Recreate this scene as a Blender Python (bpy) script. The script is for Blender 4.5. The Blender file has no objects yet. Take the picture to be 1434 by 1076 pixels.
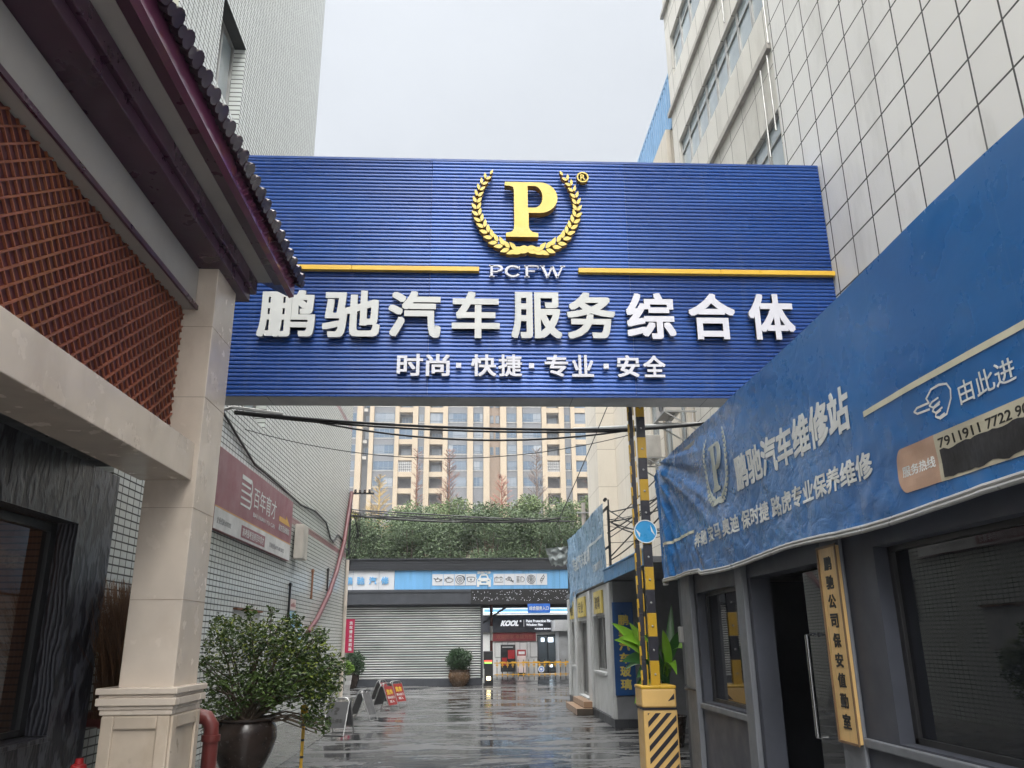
import bpy, bmesh, math, random
import numpy as np
from mathutils import Vector, Matrix, noise as mnoise
from mathutils.geometry import tessellate_polygon
random.seed(7); rng = np.random.default_rng(7)
S = bpy.context.scene; COL = S.collection
PI = math.pi

# ---------------------------------------------------------------- camera, sky, sun
cam_d = bpy.data.cameras.new("camera"); cam = bpy.data.objects.new("camera", cam_d); COL.objects.link(cam)
P_, Y_, R_ = 0.305798, 0.049995, -0.009806           # pitch up, yaw right, roll
fw = Vector((math.sin(Y_)*math.cos(P_), math.cos(Y_)*math.cos(P_), math.sin(P_)))
rt = Vector((math.cos(Y_), -math.sin(Y_), 0)); up = rt.cross(fw)
r2 = rt*math.cos(R_) + up*math.sin(R_); u2 = up*math.cos(R_) - rt*math.sin(R_)
m4 = Matrix((r2, u2, -fw)).transposed().to_4x4(); m4.translation = Vector((0, 0, 1.6))
cam.matrix_world = m4
cam_d.sensor_width = 36; cam_d.lens = 36*1136.8/1434; cam_d.clip_start = .05; cam_d.clip_end = 2000
S.camera = cam

W = bpy.data.worlds.new("World"); S.world = W; W.use_nodes = True
nt = W.node_tree; bg = nt.nodes['Background']
SUN_EL, SUN_AZ = math.radians(58), math.radians(200)   # azimuth from +Y, clockwise: behind the camera
sky = nt.nodes.new('ShaderNodeTexSky'); sky.sky_type = 'NISHITA'; sky.sun_disc = False
sky.sun_elevation = SUN_EL; sky.sun_rotation = SUN_AZ; sky.air_density = 2; sky.dust_density = 4
tc = nt.nodes.new('ShaderNodeTexCoord'); sp = nt.nodes.new('ShaderNodeSeparateXYZ')
nt.links.new(tc.outputs['Generated'], sp.inputs[0])
mr = nt.nodes.new('ShaderNodeMapRange'); mr.inputs[1].default_value = 0.0; mr.inputs[2].default_value = 1.0
my = nt.nodes.new('ShaderNodeMath'); my.operation = 'MULTIPLY_ADD'; my.inputs[1].default_value = -.42   # sky shaped to light the scene: brightness added overhead and behind the viewer
mc = nt.nodes.new('ShaderNodeClamp'); mc.inputs[1].default_value = -1; mc.inputs[2].default_value = 0
nt.links.new(sp.outputs['Y'], mc.inputs[0]); nt.links.new(mc.outputs[0], my.inputs[0]); nt.links.new(sp.outputs['Z'], my.inputs[2])
nt.links.new(my.outputs[0], mr.inputs[0])
rp = nt.nodes.new('ShaderNodeValToRGB')
rp.color_ramp.elements[0].position = 0; rp.color_ramp.elements[0].color = (.085, .090, .095, 1)   # low sky kept dim; the brightness added overhead lights the scene
rp.color_ramp.elements[1].position = 1; rp.color_ramp.elements[1].color = (1, .99, .97, 1)
e = rp.color_ramp.elements.new(.45); e.color = (.078, .0825, .0895, 1)
e = rp.color_ramp.elements.new(.70); e.color = (.094, .099, .106, 1)
e = rp.color_ramp.elements.new(.86); e.color = (.75, .75, .74, 1)
nt.links.new(mr.outputs[0], rp.inputs[0])
cn = nt.nodes.new('ShaderNodeTexNoise'); cn.inputs['Scale'].default_value = 2.2; cn.inputs['Detail'].default_value = 4
nt.links.new(tc.outputs['Generated'], cn.inputs['Vector'])
cm = nt.nodes.new('ShaderNodeMapRange'); cm.inputs[1].default_value = .3; cm.inputs[2].default_value = .7
cm.inputs[3].default_value = 37; cm.inputs[4].default_value = 43
nt.links.new(cn.outputs[0], cm.inputs[0])
vm = nt.nodes.new('ShaderNodeVectorMath'); vm.operation = 'SCALE'
nt.links.new(rp.outputs[0], vm.inputs[0]); nt.links.new(cm.outputs[0], vm.inputs['Scale'])
mx = nt.nodes.new('ShaderNodeMix'); mx.data_type = 'RGBA'; mx.inputs[0].default_value = .97
nt.links.new(sky.outputs[0], mx.inputs[6]); nt.links.new(vm.outputs[0], mx.inputs[7])
nt.links.new(mx.outputs[2], bg.inputs[0]); bg.inputs[1].default_value = .115

sun_d = bpy.data.lights.new("sun", 'SUN'); sun = bpy.data.objects.new("sun", sun_d); COL.objects.link(sun)
sun_d.energy = 2.2; sun_d.angle = math.radians(75); sun_d.color = (1, .97, .93)
sd = Vector((math.sin(SUN_AZ)*math.cos(SUN_EL), math.cos(SUN_AZ)*math.cos(SUN_EL), math.sin(SUN_EL)))
sun.rotation_euler = (-sd).to_track_quat('-Z', 'Y').to_euler(); sun.location = (0, -10, 40)

S.view_settings.view_transform = 'Standard'; S.view_settings.look = 'None'
S.view_settings.exposure = 0.86; S.view_settings.gamma = 1
S.render.engine = 'CYCLES'
S.cycles.max_bounces = 8; S.cycles.diffuse_bounces = 4; S.cycles.transparent_max_bounces = 8

# ---------------------------------------------------------------- materials
MATS = {}
def _nodes(name):
    m = bpy.data.materials.new(name); m.use_nodes = True
    return m, m.node_tree, m.node_tree.nodes['Principled BSDF']
def mapped(nt, stretch=(1, 1, 1), swap=None):
    g = nt.nodes.new('ShaderNodeNewGeometry')
    src = g.outputs['Position']
    if swap:                       # 'YZ' or 'XZ': lay the pattern on a wall
        s = nt.nodes.new('ShaderNodeSeparateXYZ'); c = nt.nodes.new('ShaderNodeCombineXYZ')
        nt.links.new(src, s.inputs[0]); nt.links.new(s.outputs[swap[0]], c.inputs[0]); nt.links.new(s.outputs[swap[1]], c.inputs[1])
        src = c.outputs[0]
    mp = nt.nodes.new('ShaderNodeMapping'); mp.inputs['Scale'].default_value = stretch
    nt.links.new(src, mp.inputs[0])
    return mp.outputs[0]
def noise(nt, vec, scale, detail=5, rough=.55, dist=0):
    n = nt.nodes.new('ShaderNodeTexNoise'); n.inputs['Scale'].default_value = scale; n.inputs['Detail'].default_value = detail
    n.inputs['Roughness'].default_value = rough; n.inputs['Distortion'].default_value = dist
    nt.links.new(vec, n.inputs['Vector']); return n.outputs[0]
def rng_(nt, v, a, b, c=0., d=1.):
    r = nt.nodes.new('ShaderNodeMapRange'); r.inputs[1].default_value = a; r.inputs[2].default_value = b
    r.inputs[3].default_value = c; r.inputs[4].default_value = d; nt.links.new(v, r.inputs[0]); return r.outputs[0]
def mixc(nt, fac, a, b, blend='MIX'):
    m = nt.nodes.new('ShaderNodeMix'); m.data_type = 'RGBA'; m.blend_type = blend
    for s, x in ((0, fac), (6, a), (7, b)):
        if hasattr(x, 'is_linked'): nt.links.new(x, m.inputs[s])
        elif s == 0: m.inputs[0].default_value = x
        else: m.inputs[s].default_value = (*x[:3], 1)
    return m.outputs[2]
def math_(nt, op, a, b=0.):
    m = nt.nodes.new('ShaderNodeMath'); m.operation = op
    for i, x in enumerate((a, b)):
        if hasattr(x, 'is_linked'): nt.links.new(x, m.inputs[i])
        else: m.inputs[i].default_value = x
    return m.outputs[0]
def bump(nt, b, h, strength=.3, dist=.02):
    n = nt.nodes.new('ShaderNodeBump'); n.inputs['Strength'].default_value = strength; n.inputs['Distance'].default_value = dist
    nt.links.new(h, n.inputs['Height']); nt.links.new(n.outputs[0], b.inputs['Normal']); return n
def mat(name, col, rough=.6, metal=0., var=.18, scale=2.5, bmp=0., bscale=60, stretch=(1, 1, 1), dirt_glint=0., dcol=None, dscale=1.2, dstretch=(1, 1, .25), coat=0, spec=.5, rvar=.1):
    """one painted / cast / woven surface: base colour with slow tone variation, streaky dirt, roughness variation, fine bump"""
    if name in MATS: return MATS[name]
    m, t, b = _nodes(name); v = mapped(t, stretch)
    n1 = noise(t, v, scale)
    c = mixc(t, rng_(t, n1, .3, .7), [x*(1-var) for x in col], [min(1, x*(1+var)) for x in col])
    if dirt_glint:
        n2 = noise(t, mapped(t, dstretch), dscale, 6, .65)
        c = mixc(t, rng_(t, n2, .52, .75, 0, dirt_glint), c, dcol or [x*.35 for x in col])
    t.links.new(c, b.inputs['Base Color'])
    t.links.new(rng_(t, noise(t, v, scale*3), .3, .7, max(.02, rough-rvar), min(1, rough+rvar)), b.inputs['Roughness'])
    b.inputs['Metallic'].default_value = metal; b.inputs['Coat Weight'].default_value = coat; b.inputs['Specular IOR Level'].default_value = spec
    if bmp: bump(t, b, noise(t, v, bscale, 4), bmp, .01)
    MATS[name] = m; return m
def tile_mat(name, w, h, mortar, col, mcol, swap, rough=.25, var=.05, dirt_glint=.3, dcol=(.3, .3, .26), bmp=.4, dscale=.7, off=(0, 0)):
    m, t, b = _nodes(name); v = mapped(t, (1, 1, 1), swap)
    mp = t.nodes.new('ShaderNodeVectorMath'); mp.operation = 'ADD'; mp.inputs[1].default_value = (off[0], off[1], 0); t.links.new(v, mp.inputs[0])
    br = t.nodes.new('ShaderNodeTexBrick'); br.offset = 0; br.inputs['Scale'].default_value = 1
    br.inputs['Brick Width'].default_value = w; br.inputs['Row Height'].default_value = h; br.inputs['Mortar Size'].default_value = mortar
    br.inputs['Mortar Smooth'].default_value = .1
    br.inputs['Color1'].default_value = (*[x*(1-var) for x in col], 1); br.inputs['Color2'].default_value = (*[min(1, x*(1+var)) for x in col], 1)
    br.inputs['Mortar'].default_value = (*mcol, 1); t.links.new(mp.outputs[0], br.inputs['Vector'])
    n = noise(t, mapped(t, (1, 1, .3)), dscale, 7, .68)
    c = mixc(t, rng_(t, n, .5, .78, 0, dirt_glint), br.outputs[0], dcol)
    n3 = noise(t, mapped(t, (1, 1, 1)), .35, 3)
    c = mixc(t, rng_(t, n3, .35, .65, 0, .16), c, [x*.6 for x in col])
    t.links.new(c, b.inputs['Base Color'])
    t.links.new(rng_(t, br.outputs['Fac'], 0, 1, rough, .9), b.inputs['Roughness'])
    hb = math_(t, 'SUBTRACT', rng_(t, n, 0, 1, 0, .12), br.outputs['Fac'])
    bump(t, b, hb, bmp, .006); MATS[name] = m; return m
def leaf_mat(name, c1, c2, rough=.4, trans=.0):
    m, t, b = _nodes(name); g = t.nodes.new('ShaderNodeNewGeometry')
    n = noise(t, mapped(t), 1.1, 3)
    f = math_(t, 'ADD', math_(t, 'MULTIPLY', g.outputs['Random Per Island'], .65), rng_(t, n, .3, .7, 0, .35))
    t.links.new(mixc(t, f, c1, c2), b.inputs['Base Color']); b.inputs['Roughness'].default_value = rough
    b.inputs['Specular IOR Level'].default_value = .35
    MATS[name] = m; return m
def glow(name, col, s):
    m, t, b = _nodes(name); b.inputs['Base Color'].default_value = (*col, 1); b.inputs['Emission Color'].default_value = (*col, 1); b.inputs['Emission Strength'].default_value = s
    MATS[name] = m; return m
def glass(name, col=(.012, .014, .016), rough=.015, spec=.75):
    m, t, b = _nodes(name); v = mapped(t)
    t.links.new(mixc(t, rng_(t, noise(t, v, .8), .35, .7), col, [x*1.6 for x in col]), b.inputs['Base Color'])
    t.links.new(rng_(t, noise(t, v, 6), .4, .8, rough, rough+.06), b.inputs['Roughness'])
    b.inputs['Specular IOR Level'].default_value = spec; b.inputs['IOR'].default_value = 1.55
    bump(t, b, noise(t, v, 1.3, 2), .05, .01); MATS[name] = m; return m
def flat(name, col, rough=.5): return mat(name, col, rough, var=.07, scale=6, rvar=.05)
def lens_glass(name):
    m, t, b = _nodes(name); t.nodes.remove(b); o = t.nodes['Material Output']
    gl = t.nodes.new('ShaderNodeBsdfGlossy'); gl.inputs['Roughness'].default_value = .02
    tr = t.nodes.new('ShaderNodeBsdfTransparent'); tr.inputs[0].default_value = (.42, .44, .45, 1)
    fr = t.nodes.new('ShaderNodeFresnel'); fr.inputs[0].default_value = 1.1
    mi = t.nodes.new('ShaderNodeMixShader'); t.links.new(fr.outputs[0], mi.inputs[0]); t.links.new(tr.outputs[0], mi.inputs[1]); t.links.new(gl.outputs[0], mi.inputs[2])
    t.links.new(mi.outputs[0], o.inputs[0]); MATS[name] = m; return m

# ---------------------------------------------------------------- mesh building
def wl(o):
    v = Vector((0, 0, 0))
    while o is not None: v += o.location; o = o.parent
    return v
class MB:
    def __init__(s): s.v = []; s.f = []; s.m = []
    def add(s, vs, fs, m=0):
        k = len(s.v); s.v += [tuple(x) for x in vs]; s.f += [tuple(i+k for i in f) for f in fs]; s.m += [m]*len(fs); return s
    def quad(s, a, b, c, d, m=0): return s.add((a, b, c, d), ((0, 1, 2, 3),), m)
    def box(s, x0, x1, y0, y1, z0, z1, m=0):
        return s.add([(x, y, z) for x in (x0, x1) for y in (y0, y1) for z in (z0, z1)],
                     ((0, 1, 3, 2), (4, 6, 7, 5), (0, 4, 5, 1), (2, 3, 7, 6), (0, 2, 6, 4), (1, 5, 7, 3)), m)
    def obox(s, c, a, b, d, m=0):      # centre and three half vectors
        c, a, b, d = map(Vector, (c, a, b, d))
        return s.add([c+a*i+b*j+d*k for i in (-1, 1) for j in (-1, 1) for k in (-1, 1)],
                     ((0, 1, 3, 2), (4, 6, 7, 5), (0, 4, 5, 1), (2, 3, 7, 6), (0, 2, 6, 4), (1, 5, 7, 3)), m)
    def bar(s, p, q, w, h, upv=(0, 0, 1), m=0):
        p, q = Vector(p), Vector(q); d = q-p; u = Vector(upv); x = d.cross(u).normalized(); z = x.cross(d).normalized()
        return s.obox((p+q)/2, d/2, x*w/2, z*h/2, m)
    def tube(s, pts, r, n=8, m=0, cap=True):
        pts = [Vector(p) for p in pts]; rs = r if isinstance(r, (list, tuple)) else [r]*len(pts); k = len(s.v); N = len(pts)
        prev = None
        for i, p in enumerate(pts):
            d = (pts[min(i+1, N-1)]-pts[max(i-1, 0)]).normalized()
            a = Vector((0, 0, 1)) if abs(d.z) < .9 else Vector((1, 0, 0))
            if prev is not None: a = prev
            x = (a - d*a.dot(d)).normalized(); y = d.cross(x); prev = x
            for j in range(n):
                t = 2*PI*j/n; s.v.append(tuple(p+(x*math.cos(t)+y*math.sin(t))*rs[i]))
        for i in range(N-1):
            for j in range(n):
                a, b = k+i*n+j, k+i*n+(j+1) % n; s.f.append((a, b, b+n, a+n)); s.m.append(m)
        if cap:
            s.f.append(tuple(k+j for j in range(n))[::-1]); s.m.append(m)
            s.f.append(tuple(k+(N-1)*n+j for j in range(n))); s.m.append(m)
        return s
    def lathe(s, prof, c=(0, 0, 0), n=24, m=0):
        k = len(s.v)
        for r, z in prof:
            for j in range(n):
                t = 2*PI*j/n; s.v.append((c[0]+r*math.cos(t), c[1]+r*math.sin(t), c[2]+z))
        for i in range(len(prof)-1):
            for j in range(n):
                a, b = k+i*n+j, k+i*n+(j+1) % n; s.f.append((a, b, b+n, a+n)); s.m.append(m)
        return s
    def prism(s, loops, o, ux, uy, depth, m=0):
        """flat outline (with holes) pulled forward by depth along ux x uy"""
        o, ux, uy = Vector(o), Vector(ux), Vector(uy); n = ux.cross(uy)
        flatp = [p for L in loops for p in L]; tri = tessellate_polygon([[Vector((p[0], p[1], 0)) for p in L] for L in loops])
        back = [o+ux*p[0]+uy*p[1] for p in flatp]; front = [p+n*depth for p in back]; K = len(flatp)
        fs = []
        for t in tri:
            a, b, c = (Vector(flatp[i]).to_2d() if False else Vector((flatp[i][0], flatp[i][1])) for i in t)
            ar = (b-a).x*(c-a).y-(b-a).y*(c-a).x
            t = t if ar > 0 else t[::-1]
            fs.append(tuple(i+K for i in t))
            if depth: fs.append(tuple(t[::-1]))
        if depth:
            st = 0
            for L in loops:
                for i in range(len(L)):
                    a, b = st+i, st+(i+1) % len(L); fs.append((a, b, b+K, a+K))
                st += len(L)
        return s.add(back+front, fs, m)
    def build(s, name, mats, parent=None, bevel=0, smooth=False, seg=2, fixn=True):
        me = bpy.data.meshes.new(name); off = wl(parent) if parent else Vector((0, 0, 0))
        me.from_pydata([(x-off.x, y-off.y, z-off.z) for x, y, z in s.v] if parent else s.v, [], s.f)
        for x in (mats if isinstance(mats, (list, tuple)) else [mats]): me.materials.append(x)
        if any(s.m): me.polygons.foreach_set('material_index', s.m)
        if fixn:
            b = bmesh.new(); b.from_mesh(me); bmesh.ops.recalc_face_normals(b, faces=b.faces); b.to_mesh(me); b.free()
        if smooth:
            me.polygons.foreach_set('use_smooth', [True]*len(me.polygons))
            if smooth != 'all': me.set_sharp_from_angle(angle=math.radians(40))
        o = bpy.data.objects.new(name, me); COL.objects.link(o)
        if parent: o.parent = parent
        if bevel:
            md = o.modifiers.new('bevel', 'BEVEL'); md.width = bevel; md.segments = seg; md.limit_method = 'ANGLE'; md.angle_limit = math.radians(50)
        return o
def tag(o, label, cat, group=None, kind=None):
    o['label'] = label
    if cat: o['category'] = cat
    if group: o['group'] = group
    if kind: o['kind'] = kind
    return o
def thing(name, label, cat, loc=(0, 0, 0), group=None):
    o = bpy.data.objects.new(name, None); o.empty_display_size = .2; COL.objects.link(o); o.location = loc
    return tag(o, label, cat, group, 'thing')
def structure(o): o['kind'] = 'structure'; return o
def copy_tree(o, parent=None):
    c = o.copy(); COL.objects.link(c)
    if parent: c.parent = parent
    for ch in [x for x in o.children]: copy_tree(ch, c)
    return c
def wall(mb, P, u0, u1, v0, v1, holes=(), th=.2, m=0, back=True):
    """flat wall with rectangular openings; P(u, v, d) maps to the world, d is the depth into the wall"""
    us = sorted({u0, u1, *[h[0] for h in holes], *[h[1] for h in holes]}); vs = sorted({v0, v1, *[h[2] for h in holes], *[h[3] for h in holes]})
    us = [u for u in us if u0 <= u <= u1]; vs = [v for v in vs if v0 <= v <= v1]
    for a, b in zip(us, us[1:]):
        for c, d in zip(vs, vs[1:]):
            if any(h[0] <= (a+b)/2 <= h[1] and h[2] <= (c+d)/2 <= h[3] for h in holes): continue
            mb.quad(P(a, c, 0), P(b, c, 0), P(b, d, 0), P(a, d, 0), m)
            if back: mb.quad(P(a, c, th), P(a, d, th), P(b, d, th), P(b, c, th), m)
    for a, b, c, d in holes:
        for (p, q) in (((a, c), (b, c)), ((b, c), (b, d)), ((b, d), (a, d)), ((a, d), (a, c))):
            mb.quad(P(*p, 0), P(*q, 0), P(*q, th), P(*p, th), m)
    for (p, q) in (((u0, v0), (u1, v0)), ((u1, v0), (u1, v1)), ((u1, v1), (u0, v1)), ((u0, v1), (u0, v0))):
        mb.quad(P(*p, 0), P(*q, 0), P(*q, th), P(*p, th), m)
    return mb
# lettering: outlines of the built-in typeface turned into meshes; a bold weight is the same outline stacked with small shifts
_TX = {}
def _text(s, spacing=1.0):
    if (s, spacing) in _TX: return _TX[(s, spacing)]
    cu = bpy.data.curves.new('lettering', 'FONT'); cu.body = s; cu.size = 1; cu.resolution_u = 3; cu.extrude = .5; cu.space_character = spacing
    o = bpy.data.objects.new('lettering', cu); COL.objects.link(o); bpy.context.view_layer.update()
    me = bpy.data.meshes.new_from_object(o.evaluated_get(bpy.context.evaluated_depsgraph_get()))
    v = np.array([x.co[:] for x in me.vertices]) if len(me.vertices) else np.zeros((1, 3)); f = [tuple(p.vertices) for p in me.polygons]
    bpy.data.objects.remove(o); bpy.data.meshes.remove(me); bpy.data.curves.remove(cu)
    lo, hi = v.min(0), v.max(0); _TX[(s, spacing)] = (v, f, lo, hi); return _TX[(s, spacing)]
def letters(mb, s, o, ux, uz, w, h, depth=.004, bold=0., m=0, warp=None, spacing=1.0, slant=0, keep=False):
    """write s into the w x h box whose lower left corner is o, standing depth in front of it"""
    v, f, lo, hi = _text(s, spacing); o, ux, uz = Vector(o), Vector(ux), Vector(uz); n = ux.cross(uz)
    sx, sy = w/max(1e-6, hi[0]-lo[0]+2*bold), h/max(1e-6, hi[1]-lo[1]+2*bold)
    if keep: sx = sy = min(sx, sy)
    dirs = [(0, 0)] + ([(i*bold, j*bold) for i in (-1, 0, 1) for j in (-1, 0, 1) if i or j] if bold else [])
    for k, (dx, dy) in enumerate(dirs):
        x = (v[:, 0]-lo[0]+bold+dx)*sx; y = (v[:, 1]-lo[1]+bold+dy)*sy; z = (v[:, 2]+.5)*(depth-k*min(.0002, depth*.02))
        x = x + y*slant
        pts = [o+ux*float(a)+uz*float(b)+n*float(c) for a, b, c in zip(x, y, z)]
        if warp: pts = [warp(p) for p in pts]
        mb.add(pts, f, m)
    return mb
X1, Y1, Z1 = Vector((1, 0, 0)), Vector((0, 1, 0)), Vector((0, 0, 1))
def leaves(mb, centers, size, aspect=2.2, m=0, droop=0, flatten=0):
    """leaf-sized bent blades scattered at the given points"""
    for c in centers:
        a = random.random()*2*PI; el = random.uniform(-.9, .9)*(1-flatten)-droop
        d = Vector((math.cos(a)*math.cos(el), math.sin(a)*math.cos(el), math.sin(el)))
        r = Vector((random.gauss(0, 1), random.gauss(0, 1), random.gauss(0, 1)+flatten)); s_ = d.cross(r)
        if s_.length < 1e-3: continue
        s_.normalize(); L = size*random.uniform(.65, 1.25); w = L/aspect; n = s_.cross(d); c = Vector(c)
        mb.add((c-d*L*.5, c+s_*w*.5+n*w*.12, c+d*L*.5-n*w*.25, c-s_*w*.5+n*w*.12), ((0, 1, 2, 3),), m)
    return mb
def blob_points(blobs, n, shell=.55):
    """points in a set of ellipsoids (centre, radii), denser towards the rim"""
    vol = [b[1][0]*b[1][1]*b[1][2] for b in blobs]; out = []
    for b in random.choices(blobs, [x**.75 for x in vol], k=n):
        d = Vector((random.gauss(0, 1), random.gauss(0, 1), random.gauss(0, 1))).normalized(); r = random.uniform(shell**2, 1.1)**.5
        r *= 1+.28*mnoise.noise(Vector(b[0])*3+d*2.2)
        out.append((b[0][0]+d.x*b[1][0]*r, b[0][1]+d.y*b[1][1]*r, b[0][2]+d.z*b[1][2]*r))
    return out

# ---------------------------------------------------------------- shared materials
M_tile = tile_mat('glazed_wall_tile', .17, .0865, .0088, (.68, .71, .68), (.03, .03, .028), 'YZ', .22, .05, .32, (.38, .39, .36))
M_bigtile = tile_mat('large_wall_panel', .577, .57, .014, (.68, .67, .655), (.015, .015, .015), 'YZ', .5, .03, .5, (.30, .29, .27), .3, 1.1, (.02, .005))
M_thintile = tile_mat('window_bay_panel', .74, 1.6, .009, (.62, .60, .555), (.05, .045, .04), 'YZ', .6, .04, .6, (.27, .25, .22), .2, .9)
M_maroonband = tile_mat('maroon_wall_tile', .17, .0865, .0036, (.30, .16, .17), (.12, .09, .09), 'YZ', .3)
M_marble = mat('beige_marble', (.62, .535, .45), .22, var=.12, scale=1.4, dirt_glint=.45, dcol=(.42, .33, .25), dscale=2.2, dstretch=(1, 1, .5), bmp=.03, bscale=25)
M_marble2 = mat('worn_marble', (.56, .47, .375), .35, var=.12, scale=2.2, dirt_glint=.45, dcol=(.36, .26, .16), dscale=2.4, dstretch=(1, 1, .7))
M_plaster = mat('grey_plaster', (.36, .34, .32), .75, var=.08, scale=1.2, dirt_glint=.2)
M_purple = mat('purple_lacquer', (.060, .022, .045), .32, var=.2, scale=1.5)
M_fascia = mat('fascia_lacquer', (.17, .045, .10), .16, var=.35, scale=1.2, dirt_glint=.8, dcol=(.30, .13, .03), dscale=1.7, dstretch=(1, 1, 1))  # orange overlay paints warm reflections into the purple lacquer
M_rooftile = mat('glazed_roof_tile', (.045, .026, .035), .14, var=.3, scale=4)
M_lattice = mat('red_lattice', (.27, .085, .045), .45, var=.25, scale=2, dirt_glint=.5, dcol=(.34, .16, .05), dscale=1)
M_latback = mat('maroon_backing', (.09, .022, .030), .5, var=.2)
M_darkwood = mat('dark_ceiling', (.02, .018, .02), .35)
def stone():
    m, t, b = _nodes('veined_black_stone'); v = mapped(t, (1, 1, .42))
    w = t.nodes.new('ShaderNodeTexWave'); w.inputs['Scale'].default_value = 8; w.inputs['Distortion'].default_value = 9; w.inputs['Detail'].default_value = 3; w.inputs['Detail Scale'].default_value = .9
    t.links.new(v, w.inputs['Vector'])
    c = mixc(t, rng_(t, w.outputs[1], .45, .95), (.016, .017, .024), (.085, .088, .108)); t.links.new(c, b.inputs['Base Color'])
    b.inputs['Roughness'].default_value = .32; bump(t, b, w.outputs[1], .32, .012); return m
M_stone = stone()
M_blackmetal = mat('black_metal', (.02, .02, .022), .4, var=.2)
M_charcoal = mat('charcoal_sheet', (.035, .038, .046), .42, var=.15, scale=1)
M_steel = mat('stainless_steel', (.55, .55, .55), .22, metal=1, var=.1)
M_galv = mat('galvanised_pipe', (.35, .35, .34), .45, metal=.7, var=.2)
M_white = mat('white_paint', (.72, .72, .71), .45, var=.05, dirt_glint=.25)
M_whiteletter = mat('white_acrylic', (.64, .64, .70), .35, var=.05)
M_printwhite = flat('printed_white', (.66, .68, .68))
M_glass = glass('dark_glass', (.006, .007, .010), .015, .42)
M_winglass = glass('window_glass', (.24, .28, .30), .02, .8)
M_cable = mat('cable_rubber', (.012, .012, .013), .5)
M_yellow = mat('yellow_enamel', (.74, .45, .045), .35, var=.08)
M_goldface = mat('gold_paint', (.74, .56, .085), .33, var=.06, scale=3)
M_brown = mat('brown_ceramic', (.035, .024, .02), .2, var=.4, scale=6)

# ---------------------------------------------------------------- ground
def ground_mat():
    m, t, b = _nodes('wet_concrete'); v = mapped(t, (.6, 1.7, 1))
    p = noise(t, v, 1.0, 9, .66, .5)
    wet = rng_(t, p, .46, .54)                                   # 1 = standing water
    n2 = noise(t, mapped(t), 14, 6, .7)
    c = mixc(t, rng_(t, n2, .3, .7), (.085, .087, .09), (.155, .155, .155))
    c = mixc(t, rng_(t, noise(t, mapped(t), .3, 4), .4, .65, 0, .5), c, (.055, .05, .046))
    c = mixc(t, wet, c, (.026, .027, .029))
    br = t.nodes.new('ShaderNodeTexBrick'); br.offset = 0; br.inputs['Scale'].default_value = 1; br.inputs['Brick Width'].default_value = 4.2; br.inputs['Row Height'].default_value = 5.3; br.inputs['Mortar Size'].default_value = .012
    of = t.nodes.new('ShaderNodeVectorMath'); of.operation = 'ADD'; of.inputs[1].default_value = (3.75, 1.2, 0); t.links.new(mapped(t), of.inputs[0]); t.links.new(of.outputs[0], br.inputs['Vector'])
    c = mixc(t, br.outputs['Fac'], c, (.018, .018, .018)); t.links.new(c, b.inputs['Base Color'])
    r = rng_(t, wet, 0, 1, .40, .025)
    t.links.new(math_(t, 'ADD', r, rng_(t, n2, .3, .7, -.05, .09)), b.inputs['Roughness'])
    b.inputs['IOR'].default_value = 1.5; b.inputs['Specular IOR Level'].default_value = .62
    dry = math_(t, 'SUBTRACT', 1.0, wet)
    h = math_(t, 'ADD', math_(t, 'MULTIPLY', n2, math_(t, 'MULTIPLY', dry, .5)), math_(t, 'MULTIPLY', noise(t, mapped(t, (.35, 2.2, 1)), 3.2, 4), .8))
    bump(t, b, h, .25, .014); return m
g = MB(); g.quad((-110, -50, 0), (110, -50, 0), (110, 220, 0), (-110, 220, 0)); structure(g.build('ground', ground_mat()))
g = MB(); g.quad((-3.9, -3, .004), (-2.62, -3, .004), (-2.62, 25.7, .004), (-3.9, 25.7, .004))
structure(g.build('pavement', mat('pavement_concrete', (.115, .112, .105), .22, var=.25, scale=1.6, dirt_glint=.6, dcol=(.04, .04, .038), dscale=1.3, dstretch=(1, 1, 1))))

# ---------------------------------------------------------------- left: tiled building
LX = -3.9
PL = lambda u, v, d: (LX-d, u, v)
t = thing('tiled_building', 'tall building clad in small pale grey green wall tiles beside the alley', 'building', (LX, 17, 0))
b = MB(); wall(b, PL, 8.9, 17.35, 0, 30, [(10.45, 11.68, 9.68, 11.25), (13.3, 14.95, 5.4, 6.9)], .28, back=False)
b.quad((LX, 17.35, 10), (LX-9, 17.35, 10), (LX-9, 17.35, 30), (LX, 17.35, 30)); b.quad((LX, 8.9, 30), (LX, 17.35, 30), (LX-9, 17.35, 30), (LX-9, 8.9, 30))
b.build('tower_wall', M_tile, t, fixn=False)
b = MB()
for a, c in ((0, 4.05), (4.2, 8.05), (8.2, 10)): b.quad(PL(17.35, a, 0), PL(25.7, a, 0), PL(25.7, c, 0), PL(17.35, c, 0))
b.quad((LX, 25.7, 0), (LX-9, 25.7, 0), (LX-9, 25.7, 10), (LX, 25.7, 10)); b.quad((LX, 17.35, 10), (LX, 25.7, 10), (LX-9, 25.7, 10), (LX-9, 17.35, 10))
b.build('low_wall', M_tile, t, fixn=False)
for z in (4.05, 8.05):
    b = MB(); b.quad(PL(17.35, z, 0), PL(25.7, z, 0), PL(25.7, z+.15, 0), PL(17.35, z+.15, 0)); b.build('tile_band', M_maroonband, t, fixn=False)
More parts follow.
